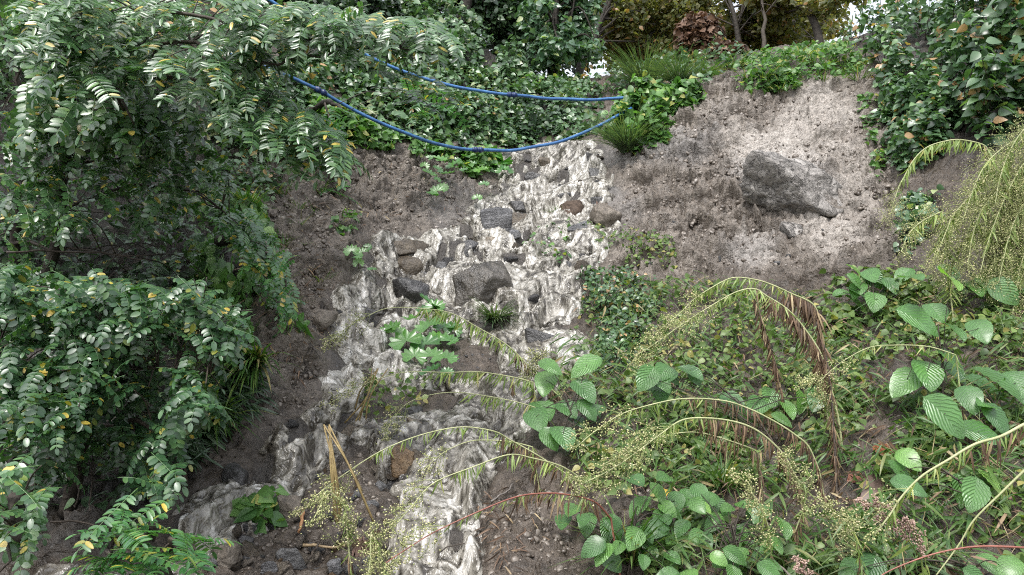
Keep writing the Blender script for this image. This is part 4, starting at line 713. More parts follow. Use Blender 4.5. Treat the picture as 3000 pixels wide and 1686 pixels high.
# ------------------------------------------------------------------ grass and reed tufts
def tuft(label, px, py, hpx, cnt, mat, seed, spread=.5, lean=(0, -.3), name='grass_tuft', group=None, wide=1.0, base=None):
    g = np.random.default_rng(seed); h, Y = hit([px], [py]); p = h[0]; L = hpx / FPX * Y[0]; mb = MB()
    a = g.uniform(0, 6.28, cnt); r = g.random(cnt) ** .5 * spread * L * .25; B = p + np.stack([r * np.cos(a), r * np.sin(a), np.full(cnt, -.02)], -1)
    d = unit(np.stack([np.cos(a) * spread + lean[0], np.sin(a) * spread + lean[1], np.full(cnt, 1.0)], -1) + .25 * g.normal(size=(cnt, 3))); nr = unit(np.stack([-np.cos(a) * .9, -np.sin(a) * .9, np.full(cnt, .6)], -1)) * -1
    nr = unit(np.stack([d[:, 0] * -.4, d[:, 1] * -.4, np.full(cnt, 1.0)], -1)); R = frames(d, nr, L * g.uniform(.5, 1.15, cnt)); R[:, :, 0] *= wide; mb.inst(T_BLADE, R, B, g.random(cnt))
    return tag(mb.build(name, mat, loc=p, smooth=True), label, 'grass', group)
tuft('tall reed tuft with fine blades on the crest above the bindweed mound', 1890, 260, 150, 420, m_reed, 301, .5, wide=.5)
tuft('dark green reed tuft hanging beside the stream head below the bindweed mound', 1840, 440, 150, 420, m_reed, 302, .6, (-.1, -.6), wide=.5)
tuft('reed clump between the reed tuft and the brown dead shrub', 1990, 240, 120, 300, m_reed, 303, .7, wide=.5)
tuft('pale dry grass hanging over the corner of the mud face', 2060, 230, 90, 130, m_grass, 304, .7, (.2, -.7))
tuft('small grass tuft growing on the brown turf mound in the cascade', 1640, 625, 50, 90, m_grass, 305, .8)
tuft('dark grass hanging below the largest boulder', 1450, 940, 110, 220, m_reed, 306, .55, (0, -1.2))
tuft('grass tuft with long blades on the bank under the fleabane arches', 2120, 1420, 150, 150, m_grass, 307, .7)
tuft('grass between the ribbed seedlings at the bottom of the slope', 1850, 1640, 220, 120, m_grass, 308, .4)
tuft('bent grass fringe on the shaded bank above the side cascade', 620, 1230, 210, 260, m_grass, 309, .5, (.3, -1.3))
tuft('hanging grass curtain on the mud edge beside the locust thicket', 740, 1080, 260, 240, m_grass, 310, .35, (.15, -1.6))
tuft('thin grass drooping over the shaded bank below the locust seedling', 720, 620, 130, 150, m_grass, 311, .5, (.2, -1.2))
tuft('wide bladed grass at the lower frame edge beside the pink seed heads', 2640, 1660, 230, 46, m_reed, 312, .9, (0, -.4), wide=2.6)
tuft('flattened pale grass on the mud above the ribbed seedlings', 2080, 1420, 130, 110, m_grass, 313, .9, (-.9, -.4))
g = np.random.default_rng(91)
for k in range(46):
    x, y = in_poly([(1620, 1050), (2000, 930), (2450, 960), (3000, 1050), (3000, 1680), (2250, 1680), (2000, 1440), (1750, 1380)], 1, g)
    tuft('small grass tuft among the weeds on the trampled slope', x[0], y[0], g.uniform(40, 100), int(g.uniform(18, 45)), m_grass, 400 + k, .8, (g.normal() * .3, -.4), group='grass tufts on the trampled slope')
for k in range(34):
    x, y = in_poly([(640, 560), (900, 450), (1000, 640), (900, 960), (860, 1180), (700, 1180), (740, 880)], 1, g)
    tuft('small grass sprig rooted in the steep brown mud bank', x[0], y[0], g.uniform(35, 80), 22, m_grass, 460 + k, .8, (0, -.9), group='grass sprigs on the mud bank')
for k in range(12):
    x, y = in_poly([(2090, 200), (2500, 160), (2560, 250), (2300, 270), (2120, 270)], 1, g)
    tuft('grass hanging over the turf edge of the mud face', x[0], y[0], g.uniform(40, 90), 40, m_grass, 480 + k, .8, (0, -.9), group='grass along the turf edge')

# ------------------------------------------------------------------ coltsfoot clumps
def coltsfoot(label, spots, size, seed):
    g = np.random.default_rng(seed); sx = np.array(spots, float); h, Y = hit(sx[:, 0], sx[:, 1] + 15); b = h[np.argmax(h[:, 2] * -1)]; th = empty('coltsfoot_plant', b, label, 'plant'); lf = MB(); st = MB()
    for (px, py, k), Yk, hk in zip(spots, Y, h):
        p = PT(px, py, Yk - .10 - .08 * g.random()); s = size * k / FPX * Yk; d = unit(np.array([[g.normal() * .5, -.6, -.35]]) + .2 * g.normal(size=(1, 3))); nr = unit(np.array([[g.normal() * .25, -.75, .75]]))
        lf.inst(T_FAN, frames(d, nr, [s]), p[None], [g.random()]); st.tube(catmull([hk - np.array([0, 0, .03]), (hk + p) / 2 + np.array([0, 0, .03]), p], 4), .0025, 4)
    lf.build('foliage', m_fan, th); st.build('stem', m_rach, th)
coltsfoot('bright coltsfoot with scalloped leaves on the sod island in the stream', [(1210, 940, 1.1), (1260, 955, 1.1), (1190, 1000, 1.2), (1245, 1010, 1.1), (1290, 990, .9), (1320, 1000, .8), (1270, 1045, 1), (1215, 1045, .9), (1310, 1050, .9), (1265, 1085, .8), (1165, 975, .8), (1150, 960, .8), (1300, 960, .8), (1330, 965, .7), (1310, 1090, .5)], 78, 1)
coltsfoot('single coltsfoot rosette above the first drooping fleabane', [(1262, 890, 1), (1275, 900, .9), (1250, 905, .8)], 70, 2)
coltsfoot('coltsfoot mat overhanging the dark undercut beside the stream head', [(1255 + 32 * (k % 8) + 9 * math.sin(k * 5), 440 + 26 * (k // 8) + 10 * math.sin(k * 3.1), .8 + .3 * math.sin(k * 2.2)) for k in range(27)] + [(1280, 560, 1), (1265, 570, .8), (1300, 550, .8), (1420, 540, .7), (1400, 580, .7), (1470, 500, .9), (1475, 480, .9)], 46, 3)
coltsfoot('coltsfoot plant at the foot of the mud bank beside the side waterfall', [(1030, 735, 1), (1045, 750, 1), (1060, 740, .8), (1050, 770, .7), (1080, 725, .6), (1090, 790, .6)], 46, 4)

# ------------------------------------------------------------------ ribbed seedlings (alder, hornbeam)
def sapling(label, base, leaves, size, seed, poly=None, cnt=0, lift=.2, name='alder_plant'):
    g = np.random.default_rng(seed); hb, Yb = hit([base[0]], [base[1]]); b = hb[0]; th = empty(name, b, label, 'seedling'); lf = MB(); st = MB()
    L = list(leaves)
    if poly is not None: x, y = in_poly(poly, cnt, g); L += [(a, c, g.uniform(.65, 1.1)) for a, c in zip(x, y)]
    top = None; hL, YL = hit([l[0] for l in L], [min(l[1] + 40, 1900) for l in L]); tips = []
    for (px, py, k), Yk in zip(L, YL):
        Yq = min(Yk, Yb[0] + .3) - lift * g.uniform(.3, 1.1); p = PT(px, py, Yq); tips.append(p); s = size * k / FPX * Yq
        aa = g.uniform(-2.8, -.35); d = unit(np.array([[math.cos(aa), math.sin(aa) * .8, -.35 + .25 * g.normal()]])); nr = unit(np.array([[.3 * g.normal(), -.45, .85]]) + .15 * g.normal(size=(1, 3)))
        lf.inst(T_BIG, frames(d, nr, [s]), (p - d[0] * s * .5)[None], [np.clip(g.normal(.5, .22), 0, .975)])
    tips = np.array(tips); ctr = tips.mean(0); ax = catmull([b - np.array([0, 0, .04]), b * .6 + ctr * .4 + np.array([.01, 0, .03]), ctr + np.array([0, 0, .04])], 8); st.tube(ax, np.linspace(.006, .003, len(ax)), 5)
    for p in tips: j = len(ax) // 3 + int(g.random() * len(ax) * .66); j = min(j, len(ax) - 1); st.tube(catmull([ax[j], (ax[j] + p) / 2 + np.array([0, .02, .02]), p + np.array([0, .01, -.004])], 4), np.linspace(.0028, .0012, 9), 4)
    lf.build('foliage', m_big, th); st.build('stem', m_twig, th)
sapling('ribbed seedling with silvery wet leaves beside the stream', (1690, 1330), [(1610, 1070, 1.1), (1720, 1065, 1.5), (1600, 1112, 1.35), (1710, 1135, 1.4), (1590, 1190, 1.45), (1570, 1220, 1.4), (1660, 1190, 1.2), (1720, 1195, 1.1), (1745, 1200, 1), (1650, 1270, 1.5), (1610, 1280, 1.1), (1690, 1230, .9)], 70, 1)
sapling('dense ribbed seedling at the bottom of the slope under the red stem', (1830, 1700), [(1860, 1400, 1), (1950, 1395, .9), (1930, 1440, 1), (1870, 1480, 1), (1720, 1530, 1), (1650, 1520, .9), (1800, 1550, 1.1), (1740, 1600, 1.1), (1870, 1590, 1.2)], 74, 2, [(1640, 1490), (1800, 1440), (1960, 1400), (2010, 1500), (2000, 1690), (1800, 1690), (1760, 1620), (1660, 1580)], 26)
sapling('leafy ribbed seedling below the flattened pale grass', (2150, 1700), [(2050, 1440, 1), (2080, 1460, 1), (2230, 1500, 1), (2300, 1540, 1.1)], 70, 3, [(2010, 1440), (2110, 1430), (2240, 1500), (2340, 1520), (2340, 1640), (2200, 1690), (2010, 1690)], 28)
sapling('large leaved seedling on the slope where the black stick lies', (2760, 1200), [(2670, 805, 1), (2790, 810, 1.2), (2690, 930, 1.4), (2740, 905, 1), (2800, 960, 1), (2870, 960, 1), (2660, 1110, 1.3), (2720, 1085, 1.3), (2790, 1050, 1.1), (2790, 1080, 1), (2720, 1040, .9)], 95, 4, lift=.3)
sapling('big glossy ribbed leaves close to the frame edge above the orange leaf', (2960, 1300), [(2930, 1110, 1.6), (2890, 1125, 1.2), (2980, 1120, 1.2), (2770, 1210, 1.5), (2840, 1160, 1), (2920, 1220, 1.1), (2870, 1265, 1.2), (2890, 1180, .8)], 100, 5, lift=.35)
sapling('cluster of pale ribbed leaves along the upper edge of the weedy slope', (2550, 980), [(2510, 790, .9), (2550, 800, .9), (2650, 800, .9), (2610, 830, .8), (2780, 790, 1)], 80, 6, [(2480, 800), (2620, 820), (2600, 900), (2450, 890)], 8)
sapling('bright leaved seedling at the frame edge below the fluffy seed stalks', (2930, 980), [(2900, 830, 1), (2860, 840, .9), (2940, 850, 1.1), (2960, 800, 1), (2980, 840, 1)], 90, 7)
sapling('row of light green leaves under the middle fleabane arches', (2300, 1330), [(2140, 1165, .9), (2220, 1185, 1), (2260, 1160, 1), (2310, 1190, .9), (2350, 1170, 1), (2400, 1160, 1.1), (2290, 1225, .8), (2170, 1200, 1), (2060, 1290, .7)], 84, 8, [(1880, 1090), (2040, 1070), (2060, 1140), (1920, 1150)], 9, .15)
sapling('seedling with dark ribbed leaves behind the brown withered stalk', (2880, 1500), [(2860, 1440, 1.2), (2820, 1430, 1.1), (2900, 1400, 1), (2660, 1420, 1.1), (2640, 1380, 1), (2660, 1340, .9)], 92, 9)
sapling('small seedling at the lower frame corner below the red stem', (2900, 1720), [(2960, 1660, 1), (2860, 1690, .9), (2900, 1650, .9), (2560, 1660, 1.2), (2500, 1670, 1.1)], 90, 10)

# ------------------------------------------------------------------ fleabane stalks bowed by the rain
def fleabane(label, path, y0, y1, seed, r=.0038, green=(.3, .8), dead=(.0, .3), heads=(.8, 1.0), nl=60, leaf=.075, nh=16, col=None, hl=.10, name='fleabane_plant', hm=None, dl=.08, nd_=70, group=None):
    g = np.random.default_rng(seed); k = len(path); P = catmull([PT(x, y, y0 + (y1 - y0) * i / (k - 1)) for i, (x, y) in enumerate(path)], 10); n_ = len(P)
    b = P[0]; gz = TZ(b[0], b[1])
    if b[2] - gz > .02: P = np.concatenate([catmull([np.array([b[0] + .05, b[1] + .03, gz - .02]), np.array([b[0] + .02, b[1] + .01, (gz + b[2]) / 2]), b], 5)[:-1], P])
    s = np.concatenate([[0], np.cumsum(np.linalg.norm(np.diff(P, axis=0), axis=1))]); s /= s[-1]; T = unit(np.gradient(P, axis=0)); ip = lambda u: np.stack([np.interp(u, s, P[:, q]) for q in range(3)], -1); it = lambda u: unit(np.stack([np.interp(u, s, T[:, q]) for q in range(3)], -1))
    th = empty(name, P[0], label, 'weed', group); st = MB(); st.tube(P, np.linspace(r, r * .4, len(P)), 6); st.build('stem', col or m_fstem, th)
    for rng_, cnt, mt, nm, ln in ((green, nl, m_flea, 'foliage', leaf), (dead, nd_, m_fdead, 'withered_foliage', dl)):
        if not rng_ or cnt == 0: continue
        u = g.uniform(*rng_, cnt); q = ip(u); tt = it(u); a = g.normal(size=(cnt, 3)) * (.45 if mt is m_flea else .22); a[:, 2] = 0; d = unit(a + np.array([0, -.12, -1.0]) + tt * (.45 if mt is m_flea else .1)); nr = unit(g.normal(size=(cnt, 3)) * .5 + np.array([0, -1, .3]))
        mb = MB(); R = frames(d, nr, ln * g.uniform(.45, 1.15, cnt)); R[:, :, 0] *= (1.0 if mt is m_flea else .75); mb.inst(T_LANCE, R, q, g.random(cnt)); mb.build(nm, mt, th)
    if heads and nh:
        mb = MB(); u = np.linspace(heads[0], heads[1], nh) + g.normal(size=nh) * .01; u = np.clip(u, 0, 1); q = ip(u); tt = it(u)
        for i in range(nh):
            L = hl * g.uniform(.5, 1.1) * (1.15 - .6 * (i / nh)); sd_ = g.normal(size=3); sd_ -= tt[i] * (sd_ @ tt[i]); sd_ = sd_ / np.linalg.norm(sd_); e = q[i] + tt[i] * L * .8 + sd_ * L * .55 + np.array([0, 0, -.1 * L]); c_ = catmull([q[i], (q[i] + e) / 2 + sd_ * L * .12, e], 5); mb.tube(c_, np.linspace(.0014, .0006, len(c_)), 3, .02)
            m = 16; uu = g.uniform(.35, 1.0, m); base_ = c_[(uu * (len(c_) - 1)).astype(int)]; off = g.normal(size=(m, 3)) * L * .17; hp = base_ + off
            for w0, w1 in zip(base_[::2], hp[::2]): mb.tube(np.array([w0, w1]), .0005, 3, .02)
            dd = unit(off + tt[i] * L * .2); mb.inst(T_HEAD, frames(np.cross(dd, unit(g.normal(size=(m, 3)))), dd, .0092 * g.uniform(.6, 1.25, m)), hp, g.random(m))
        mb.build('flower_head', hm or m_head, th)
fleabane('fleabane stalk with yellowing base leaves arching over the sod island', [(1640, 1165), (1560, 1085), (1490, 1015), (1400, 960), (1320, 918), (1240, 905), (1140, 903), (1070, 930), (1010, 965), (950, 1010)], 4.2, 4.0, 1, green=(.25, .65), dead=(0, .28), nl=100, heads=(.82, 1), nd_=110, nh=22)
fleabane('fleabane stalk arching low across the sod island with fresh side leaves', [(1560, 1120), (1500, 1105), (1400, 1090), (1310, 1092), (1200, 1090), (1110, 1110), (1030, 1145), (970, 1180)], 4.1, 3.9, 2, green=(.1, .6), dead=(0, .15), nl=80, nd_=40)
fleabane('thin fleabane stalk dropping beside the orange rock', [(1600, 1205), (1520, 1180), (1420, 1160), (1330, 1150), (1250, 1160), (1190, 1185), (1150, 1230), (1120, 1290)], 3.9, 3.8, 3, green=(.15, .55), dead=(0, .25), nl=45, nd_=60, r=.003)
fleabane('long fleabane arch crossing the lower cascade above the orange rock', [(1660, 1390), (1574, 1334), (1497, 1291), (1446, 1264), (1349, 1252), (1233, 1275), (1116, 1322), (1000, 1396), (930, 1450), (880, 1510)], 3.4, 2.9, 4, green=(.2, .75), dead=(.0, .35), nl=70, nd_=90, leaf=.05)
fleabane('short fleabane stalk with a seed tuft touching the orange rock', [(1560, 1310), (1497, 1295), (1420, 1290), (1370, 1295), (1310, 1320), (1270, 1350), (1240, 1380)], 3.4, 3.3, 5, green=(.1, .6), dead=(.0, .3), nl=46, nd_=40, leaf=.05, nh=10, r=.003)
fleabane('fleabane arch with a bunch of drooping yellow leaves over the lowest cascade', [(1700, 1400), (1640, 1365), (1560, 1343), (1490, 1333), (1388, 1368), (1272, 1415), (1210, 1480), (1150, 1550)], 3.1, 2.7, 6, green=(.05, .8), dead=(.0, .2), nl=80, nd_=40, leaf=.06)
fleabane('reddish arching stem over the brown mud slope', [(1790, 1520), (1740, 1470), (1650, 1448), (1570, 1447), (1500, 1460), (1400, 1500), (1272, 1560), (1190, 1610), (1130, 1650)], 2.9, 2.5, 7, green=(.35, .8), dead=(.3, .6), nl=40, nd_=30, col=m_red, leaf=.045)
fleabane('tall fleabane arch with a broad seed plume and brown hanging leaves', [(2470, 1330), (2455, 1220), (2430, 1120), (2404, 1036), (2350, 954), (2303, 904), (2248, 869), (2210, 847), (2155, 857), (2078, 900), (2000, 950), (1930, 1000), (1860, 1045)], 3.6, 3.5, 8, r=.0050, green=(.45, .8), dead=(.25, .58), nl=110, nd_=190, leaf=.06, nh=40, heads=(.70, 1), hl=.15, dl=.10)
fleabane('fleabane arch ending in a thick brown tassel of dead leaves', [(2405, 1090), (2400, 990), (2388, 900), (2310, 857), (2248, 830), (2202, 818), (2155, 814), (2116, 826), (2039, 873), (1990, 920), (1930, 970)], 3.9, 3.7, 9, r=.005, green=(.5, .85), dead=(.05, .5), nl=100, nd_=230, leaf=.06, nh=24, hl=.12, dl=.12)
fleabane('upright dead stalk covered in dark brown hanging leaves', [(2455, 1530), (2450, 1400), (2442, 1250), (2432, 1120), (2415, 1010)], 3.35, 3.5, 10, r=.006, green=None, dead=(.0, 1), nl=0, nd_=330, heads=None, nh=0, dl=.075, col=m_twig, name='dead_plant')
fleabane('dark withered stalk hanging from the tall plumed arch', [(2300, 1190), (2275, 1080), (2245, 980), (2212, 880)], 3.9, 3.85, 11, r=.004, green=None, dead=(.0, 1), nl=0, nd_=200, heads=None, nh=0, dl=.08, col=m_twig, name='dead_plant')
fleabane('bare thin fleabane arch in front of the large leaved seedling', [(2800, 1040), (2718, 1016), (2621, 1012), (2543, 1020), (2458, 1067), (2400, 1120)], 3.4, 3.4, 12, green=(.3, .8), dead=(.0, .3), nl=40, nd_=30, leaf=.05, nh=8, r=.003)
fleabane('wide fleabane arch with withered fringe over the light green leaves', [(2400, 1380), (2369, 1310), (2330, 1275), (2272, 1237), (2194, 1198), (2116, 1174), (2000, 1169), (1893, 1190), (1815, 1217), (1738, 1268), (1690, 1310)], 3.2, 3.0, 13, r=.0045, green=(.6, .85), dead=(.1, .65), nl=40, nd_=140, leaf=.05, nh=16, dl=.07)
fleabane('thick pale fleabane arch with the largest seed cluster at its tip', [(2340, 1420), (2303, 1345), (2264, 1299), (2214, 1260), (2155, 1237), (2078, 1226), (2000, 1231), (1932, 1275), (1854, 1334), (1776, 1384), (1690, 1425)], 3.1, 2.8, 14, r=.005, green=(.5, .75), dead=(.1, .6), nl=50, nd_=130, leaf=.05, nh=46, heads=(.68, 1), hl=.14)
fleabane('short pale arch below the thick pale fleabane arch', [(2220, 1330), (2194, 1312), (2073, 1273), (2000, 1268), (1920, 1285), (1850, 1320), (1770, 1360)], 3.1, 2.85, 15, r=.0035, green=(.5, .8), dead=(.0, .6), nl=20, nd_=70, leaf=.04, nh=14)
fleabane('thick stalk with ragged pale and brown leaves slanting in from the frame edge', [(3060, 1220), (3000, 1244), (2932, 1279), (2854, 1303), (2776, 1349), (2700, 1396), (2640, 1458), (2605, 1512), (2560, 1570)], 2.2, 2.25, 16, r=.0055, green=(.4, .95), dead=(.0, .75), nl=80, nd_=130, leaf=.055, dl=.075, heads=(.9, 1), nh=6)
fleabane('pale straight stalk slanting below the thick ragged one', [(3060, 1320), (3000, 1380), (2932, 1446), (2854, 1524), (2807, 1600), (2740, 1690)], 2.2, 2.3, 17, r=.0045, green=(.5, .9), dead=(.0, .4), nl=36, nd_=36, leaf=.045, heads=None, nh=0)
fleabane('long red stem near the lower frame corner', [(3060, 1610), (3000, 1605), (2893, 1601), (2815, 1607), (2718, 1629), (2602, 1675), (2540, 1720)], 2.15, 2.2, 18, r=.004, green=None, dead=(.0, .5), nl=0, nd_=50, heads=None, nh=0, col=m_red)
fleabane('feathery green arch hanging in front of the bramble beside the mud face', [(2900, 450), (2880, 425), (2820, 411), (2776, 413), (2718, 431), (2679, 466), (2652, 512), (2629, 560), (2606, 640)], 5.3, 5.2, 19, r=.006, green=(.1, .8), dead=(.0, .3), nl=170, nd_=70, leaf=.10, nh=24, hl=.18)
for k, (pth, lb) in enumerate([([(3010, 470), (2985, 500), (2947, 574), (2912, 659), (2889, 729), (2873, 795)], 'long drooping stalk with fine green side leaves in the fluffy seed mass'), ([(2930, 470), (2880, 520), (2842, 574), (2796, 628), (2769, 686), (2740, 760)], 'drooping fluffy stalk with its tip above the pale ribbed leaves'),
    ([(3040, 400), (2960, 420), (2890, 480), (2850, 560), (2820, 650)], 'fluffy yellow green stalk arching under the bramble edge'), ([(3060, 560), (3000, 600), (2960, 680), (2940, 760), (2925, 830)], 'fluffy seed stalk drooping along the frame edge'), ([(3040, 350), (3000, 380), (2960, 440), (2930, 520), (2915, 600)], 'topmost fluffy stalk leaning out of the bramble'),
    ([(3060, 640), (3020, 700), (2990, 780), (2975, 860), (2965, 930)], 'lowest fluffy stalk hanging over the bright leaved seedling'), ([(2760, 620), (2700, 650), (2660, 690), (2640, 740)], 'short fluffy sprig lying on the mud beside the pale round leaves'), ([(3010, 520), (2940, 545), (2880, 610), (2850, 690), (2835, 780)], 'fluffy stalk in the middle of the hanging seed mass')]):
    fleabane(lb, pth, 4.3, 4.2, 30 + k, r=.005, green=(.1, .9), dead=None, nl=130, leaf=.085, nh=70, heads=(.15, 1), hl=.20)
g = np.random.default_rng(5)
for k in range(13):
    x, y = in_poly([(2860, 480), (3060, 340), (3060, 780), (2900, 800), (2790, 740), (2760, 620)], 1, g); x, y = x[0], y[0]; L = g.uniform(110, 190)
    fleabane('fluffy yellow green stalk in the hanging seed mass under the bramble', [(x + L * .55, y - L * .35), (x + L * .3, y - L * .3), (x, y), (x - L * .25, y + L * .45), (x - L * .35, y + L * .9)], 4.45, 4.3, 90 + k, r=.004, green=(.1, .9), dead=None, nl=80, leaf=.08, nh=70, heads=(.2, 1), hl=.20, group='fluffy stalks of the seed mass')
for k, (pth, lb, yy) in enumerate([([(2330, 1560), (2360, 1460), (2340, 1380), (2300, 1330)], 'bushy fleabane with a pale seed cluster beside the upright dead stalk', 3.0), ([(2260, 1640), (2250, 1540), (2200, 1440), (2170, 1400)], 'fleabane seed cluster rising from the ribbed seedlings', 2.8), ([(1120, 1640), (1090, 1560), (1085, 1640), (1075, 1700)], 'seed heads of a fallen fleabane at the edge of the rubble', 2.7), ([(1010, 1480), (960, 1440), (940, 1480), (920, 1520)], 'fleabane tuft fallen across the rubble bar', 2.8),
    ([(1500, 1130), (1560, 1080), (1590, 1050), (1560, 1040)], 'small fleabane cluster behind the silvery wet leaves', 4.2), ([(2520, 1640), (2500, 1560), (2450, 1500), (2400, 1470)], 'fleabane cluster near the base of the upright dead stalk', 2.7), ([(2420, 1190), (2400, 1130), (2370, 1110), (2340, 1120)], 'yellow green seed cluster beside the thick brown tassel', 3.5)]):
    fleabane(lb, pth, yy, yy - .1, 50 + k, r=.0035, green=(.1, .7), dead=(.0, .4), nl=40, nd_=40, leaf=.05, nh=30, heads=(.4, 1), hl=.10)
for k, (pth, lb) in enumerate([([(2700, 1640), (2640, 1560), (2560, 1490), (2520, 1460)], 'pink seed spike beside the base of the ragged stalk'), ([(2710, 1640), (2670, 1560), (2590, 1480), (2560, 1462)], 'pink seed spike leaning over the wide bladed grass'), ([(2700, 1650), (2690, 1580), (2660, 1530), (2680, 1530)], 'drooping pink seed spike between the two slanting stalks'), ([(2380, 1700), (2350, 1660), (2340, 1640), (2330, 1655)], 'tiny pink seed spike at the lower frame edge')]):
    fleabane(lb, pth, 2.4, 2.3, 70 + k, r=.0022, green=(.1, .7), dead=None, nl=14, leaf=.09, nh=14, heads=(.72, 1), hl=.035, name='knotweed_plant', hm=m_pink, col=m_green_stem)

# ------------------------------------------------------------------ blue pipes across the gully
m_pipe, t, b, out = M('blue_pipe'); tc = nd(t, 'ShaderNodeTexCoord'); nz = noise(t, 12, 4, .6, tc.outputs['Object']); r = ramp(t, [(.35, (.018, .075, .21)), (.65, (.05, .16, .36))]); t.links.new(nz.outputs[0], r.inputs[0]); t.links.new(r.outputs[0], b.inputs['Base Color']); b.inputs['Roughness'].default_value = .28
m_coup = plain('pipe_coupling', (.006, .02, .08), (.015, .04, .14), 20, .35, .5, 0)
def pipe(label, pts, y0, y1, r, joints):
    k = len(pts); P = catmull([PT(x, y, y0 + (y1 - y0) * i / (k - 1)) for i, (x, y) in enumerate(pts)], 10); P = P + .004 * np.stack([vnoise(np.arange(len(P)) * .15, np.full(len(P), q * 1.0), None, 7) for q in range(3)], -1)
    th = empty('water_pipe', P[0], label, 'pipe'); mb = MB(); mb.tube(P, r, 12); mb.build('hose', m_pipe, th)
    for jx, jy in joints:
        X, Yp = to_px(P); i = int(np.argmin((X - jx) ** 2 + (Yp - jy) ** 2)); i = min(max(i, 1), len(P) - 2); d = unit((P[i + 1] - P[i - 1])[None])[0]; q = MB(); w_ = np.array([-.055, -.05, -.035, -.034, -.012, -.011, .011, .012, .034, .035, .05, .055]); q.tube(P[i] + d * w_[:, None], r * np.array([1.1, 1.45, 1.5, 1.8, 1.8, 1.5, 1.5, 1.8, 1.8, 1.5, 1.45, 1.1]), 14); q.build('coupling', m_coup, th)
pipe('upper blue water pipe sagging across the gully below the crest', [(560, -160), (700, -50), (788, 0), (854, 43), (960, 100), (1060, 155), (1180, 210), (1300, 246), (1400, 267), (1500, 279), (1600, 288), (1700, 293), (1800, 290), (1900, 281), (1980, 266), (2040, 258), (2130, 262)], 7.2, 8.6, .0165, [(1503, 279), (1995, 264)])
pipe('lower blue water pipe sagging close above the stream head', [(520, 120), (640, 150), (740, 185), (850, 225), (939, 268), (1000, 303), (1100, 355), (1200, 395), (1300, 428), (1400, 440), (1500, 440), (1600, 425), (1700, 395), (1800, 345), (1850, 318)], 6.0, 7.6, .0150, [(939, 268), (1395, 440)])

# ------------------------------------------------------------------ sticks, roots, stalks, fallen leaves
def stick(name, label, path, r, mat, lift=.03, cat='stick', off=0, sides=6, taper=.6):
    pts = np.array(path, float); h, Y = hit(pts[:, 0], pts[:, 1]); P = catmull(PT(pts[:, 0], pts[:, 1], Y - lift - off), 6); P = P + .006 * np.stack([vnoise(np.arange(len(P)) * .6, np.full(len(P), q * 1.), None, 3) for q in range(3)], -1); mb = MB(); mb.tube(P, np.linspace(r, r * taper, len(P)), sides); return tag(mb.build(name, mat, loc=P[0]), label, cat)
stick('stick', 'thick black stick lying across the weedy slope below the mud face', [(2415, 950), (2490, 905), (2560, 870), (2640, 820)], .022, m_twig, .05)
stick('stick', 'thin grey stick slanting out of the ribbed seedlings', [(2225, 1615), (2270, 1645), (2330, 1700)], .006, plain('grey_stick', (.10, .085, .07), (.2, .18, .15), 30, .6), .15)
stick('stick', 'orange brown broken stick standing on the rubble bar', [(889, 1497), (880, 1530), (873, 1566)], .008, plain('orange_stick', (.26, .13, .06), (.40, .22, .11), 30, .6), .08)
stick('stick', 'straight tan stick lying across the rubble bar', [(889, 1598), (950, 1600), (1012, 1599)], .007, plain('tan_stick', (.20, .14, .08), (.32, .24, .14), 30, .6), .06)
stick('stick', 'forked black twig sticking up behind the rubble stones', [(905, 1640), (925, 1600), (950, 1545)], .005, m_twig, .08)
stick('stick', 'bent grey twig on the mud beside the lower cascade', [(1440, 1470), (1480, 1440), (1500, 1420)], .005, plain('wet_twig', (.10, .085, .075), (.22, .2, .18), 30, .4), .04)
stick('root', 'dark root curling beside the lowest cascade', [(1350, 1690), (1345, 1640), (1370, 1600), (1400, 1560), (1410, 1520)], .006, m_twig, .03, 'root')
stick('stick', 'thin twig crossing the lowest cascade', [(1285, 1620), (1330, 1595), (1420, 1575)], .003, m_twig, .10)
stick('branch', 'bare branch hanging through the shade under the sparse locust', [(20, 740), (180, 735), (300, 742), (420, 760)], .006, m_twig, .5, 'branch', .3)
for k, (path, lb) in enumerate([([(0, 690), (90, 640), (160, 600), (210, 590)], 'dead twig slanting up beside the shaded trunk'), ([(60, 390), (120, 430), (220, 480)], 'grey dead twig among the sparse leaflets'), ([(240, 900), (300, 830), (340, 800), (345, 870)], 'crooked bare twig over the locust thicket'), ([(270, 1330), (265, 1420), (260, 1500)], 'thin root hanging down into the dark hollow'), ([(230, 1360), (225, 1450), (215, 1490)], 'second thin root hanging into the dark hollow'), ([(150, 1530), (250, 1530), (300, 1545)], 'fine twig bridging the dark hollow above the pool')]):
    stick('twig', lb, path, .004, m_twig, .25, 'twig', .25, 5)
def stalks(label, top, bottoms, seed, Y):
    g = np.random.default_rng(seed); th = empty('dry_stalk_clump', PT(*bottoms[0], Y), label, 'stalks')
    for bx, by in bottoms: mb = MB(); mb.tube(catmull([PT(bx, by, Y), PT((bx + top[0]) / 2 + g.normal() * 8, (by + top[1]) / 2, Y - .05), PT(top[0] + g.normal() * 8, top[1], Y - .02)], 8), np.linspace(.005, .003, 17), 5); mb.build('stalk', m_stalk, th)
m_stalk = plain('dry_stalk', (.16, .11, .05), (.32, .25, .11), 30, .5, .4, 0)
stalks('bundle of yellow brown stalks standing on the rubble bar', (960, 1250), [(985, 1530), (996, 1520), (978, 1510), (990, 1535), (1000, 1500)], 1, 2.95)
stalks('bent yellow stalk leaning from the stalk bundle to the cascade', (968, 1245), [(1095, 1530), (1060, 1440)], 2, 2.92)
stalks('pale dead stems hanging over the sod island towards the side stream', (1110, 1080), [(1010, 1240), (1030, 1260), (1050, 1240), (1040, 1200), (1070, 1250)], 3, 4.05)
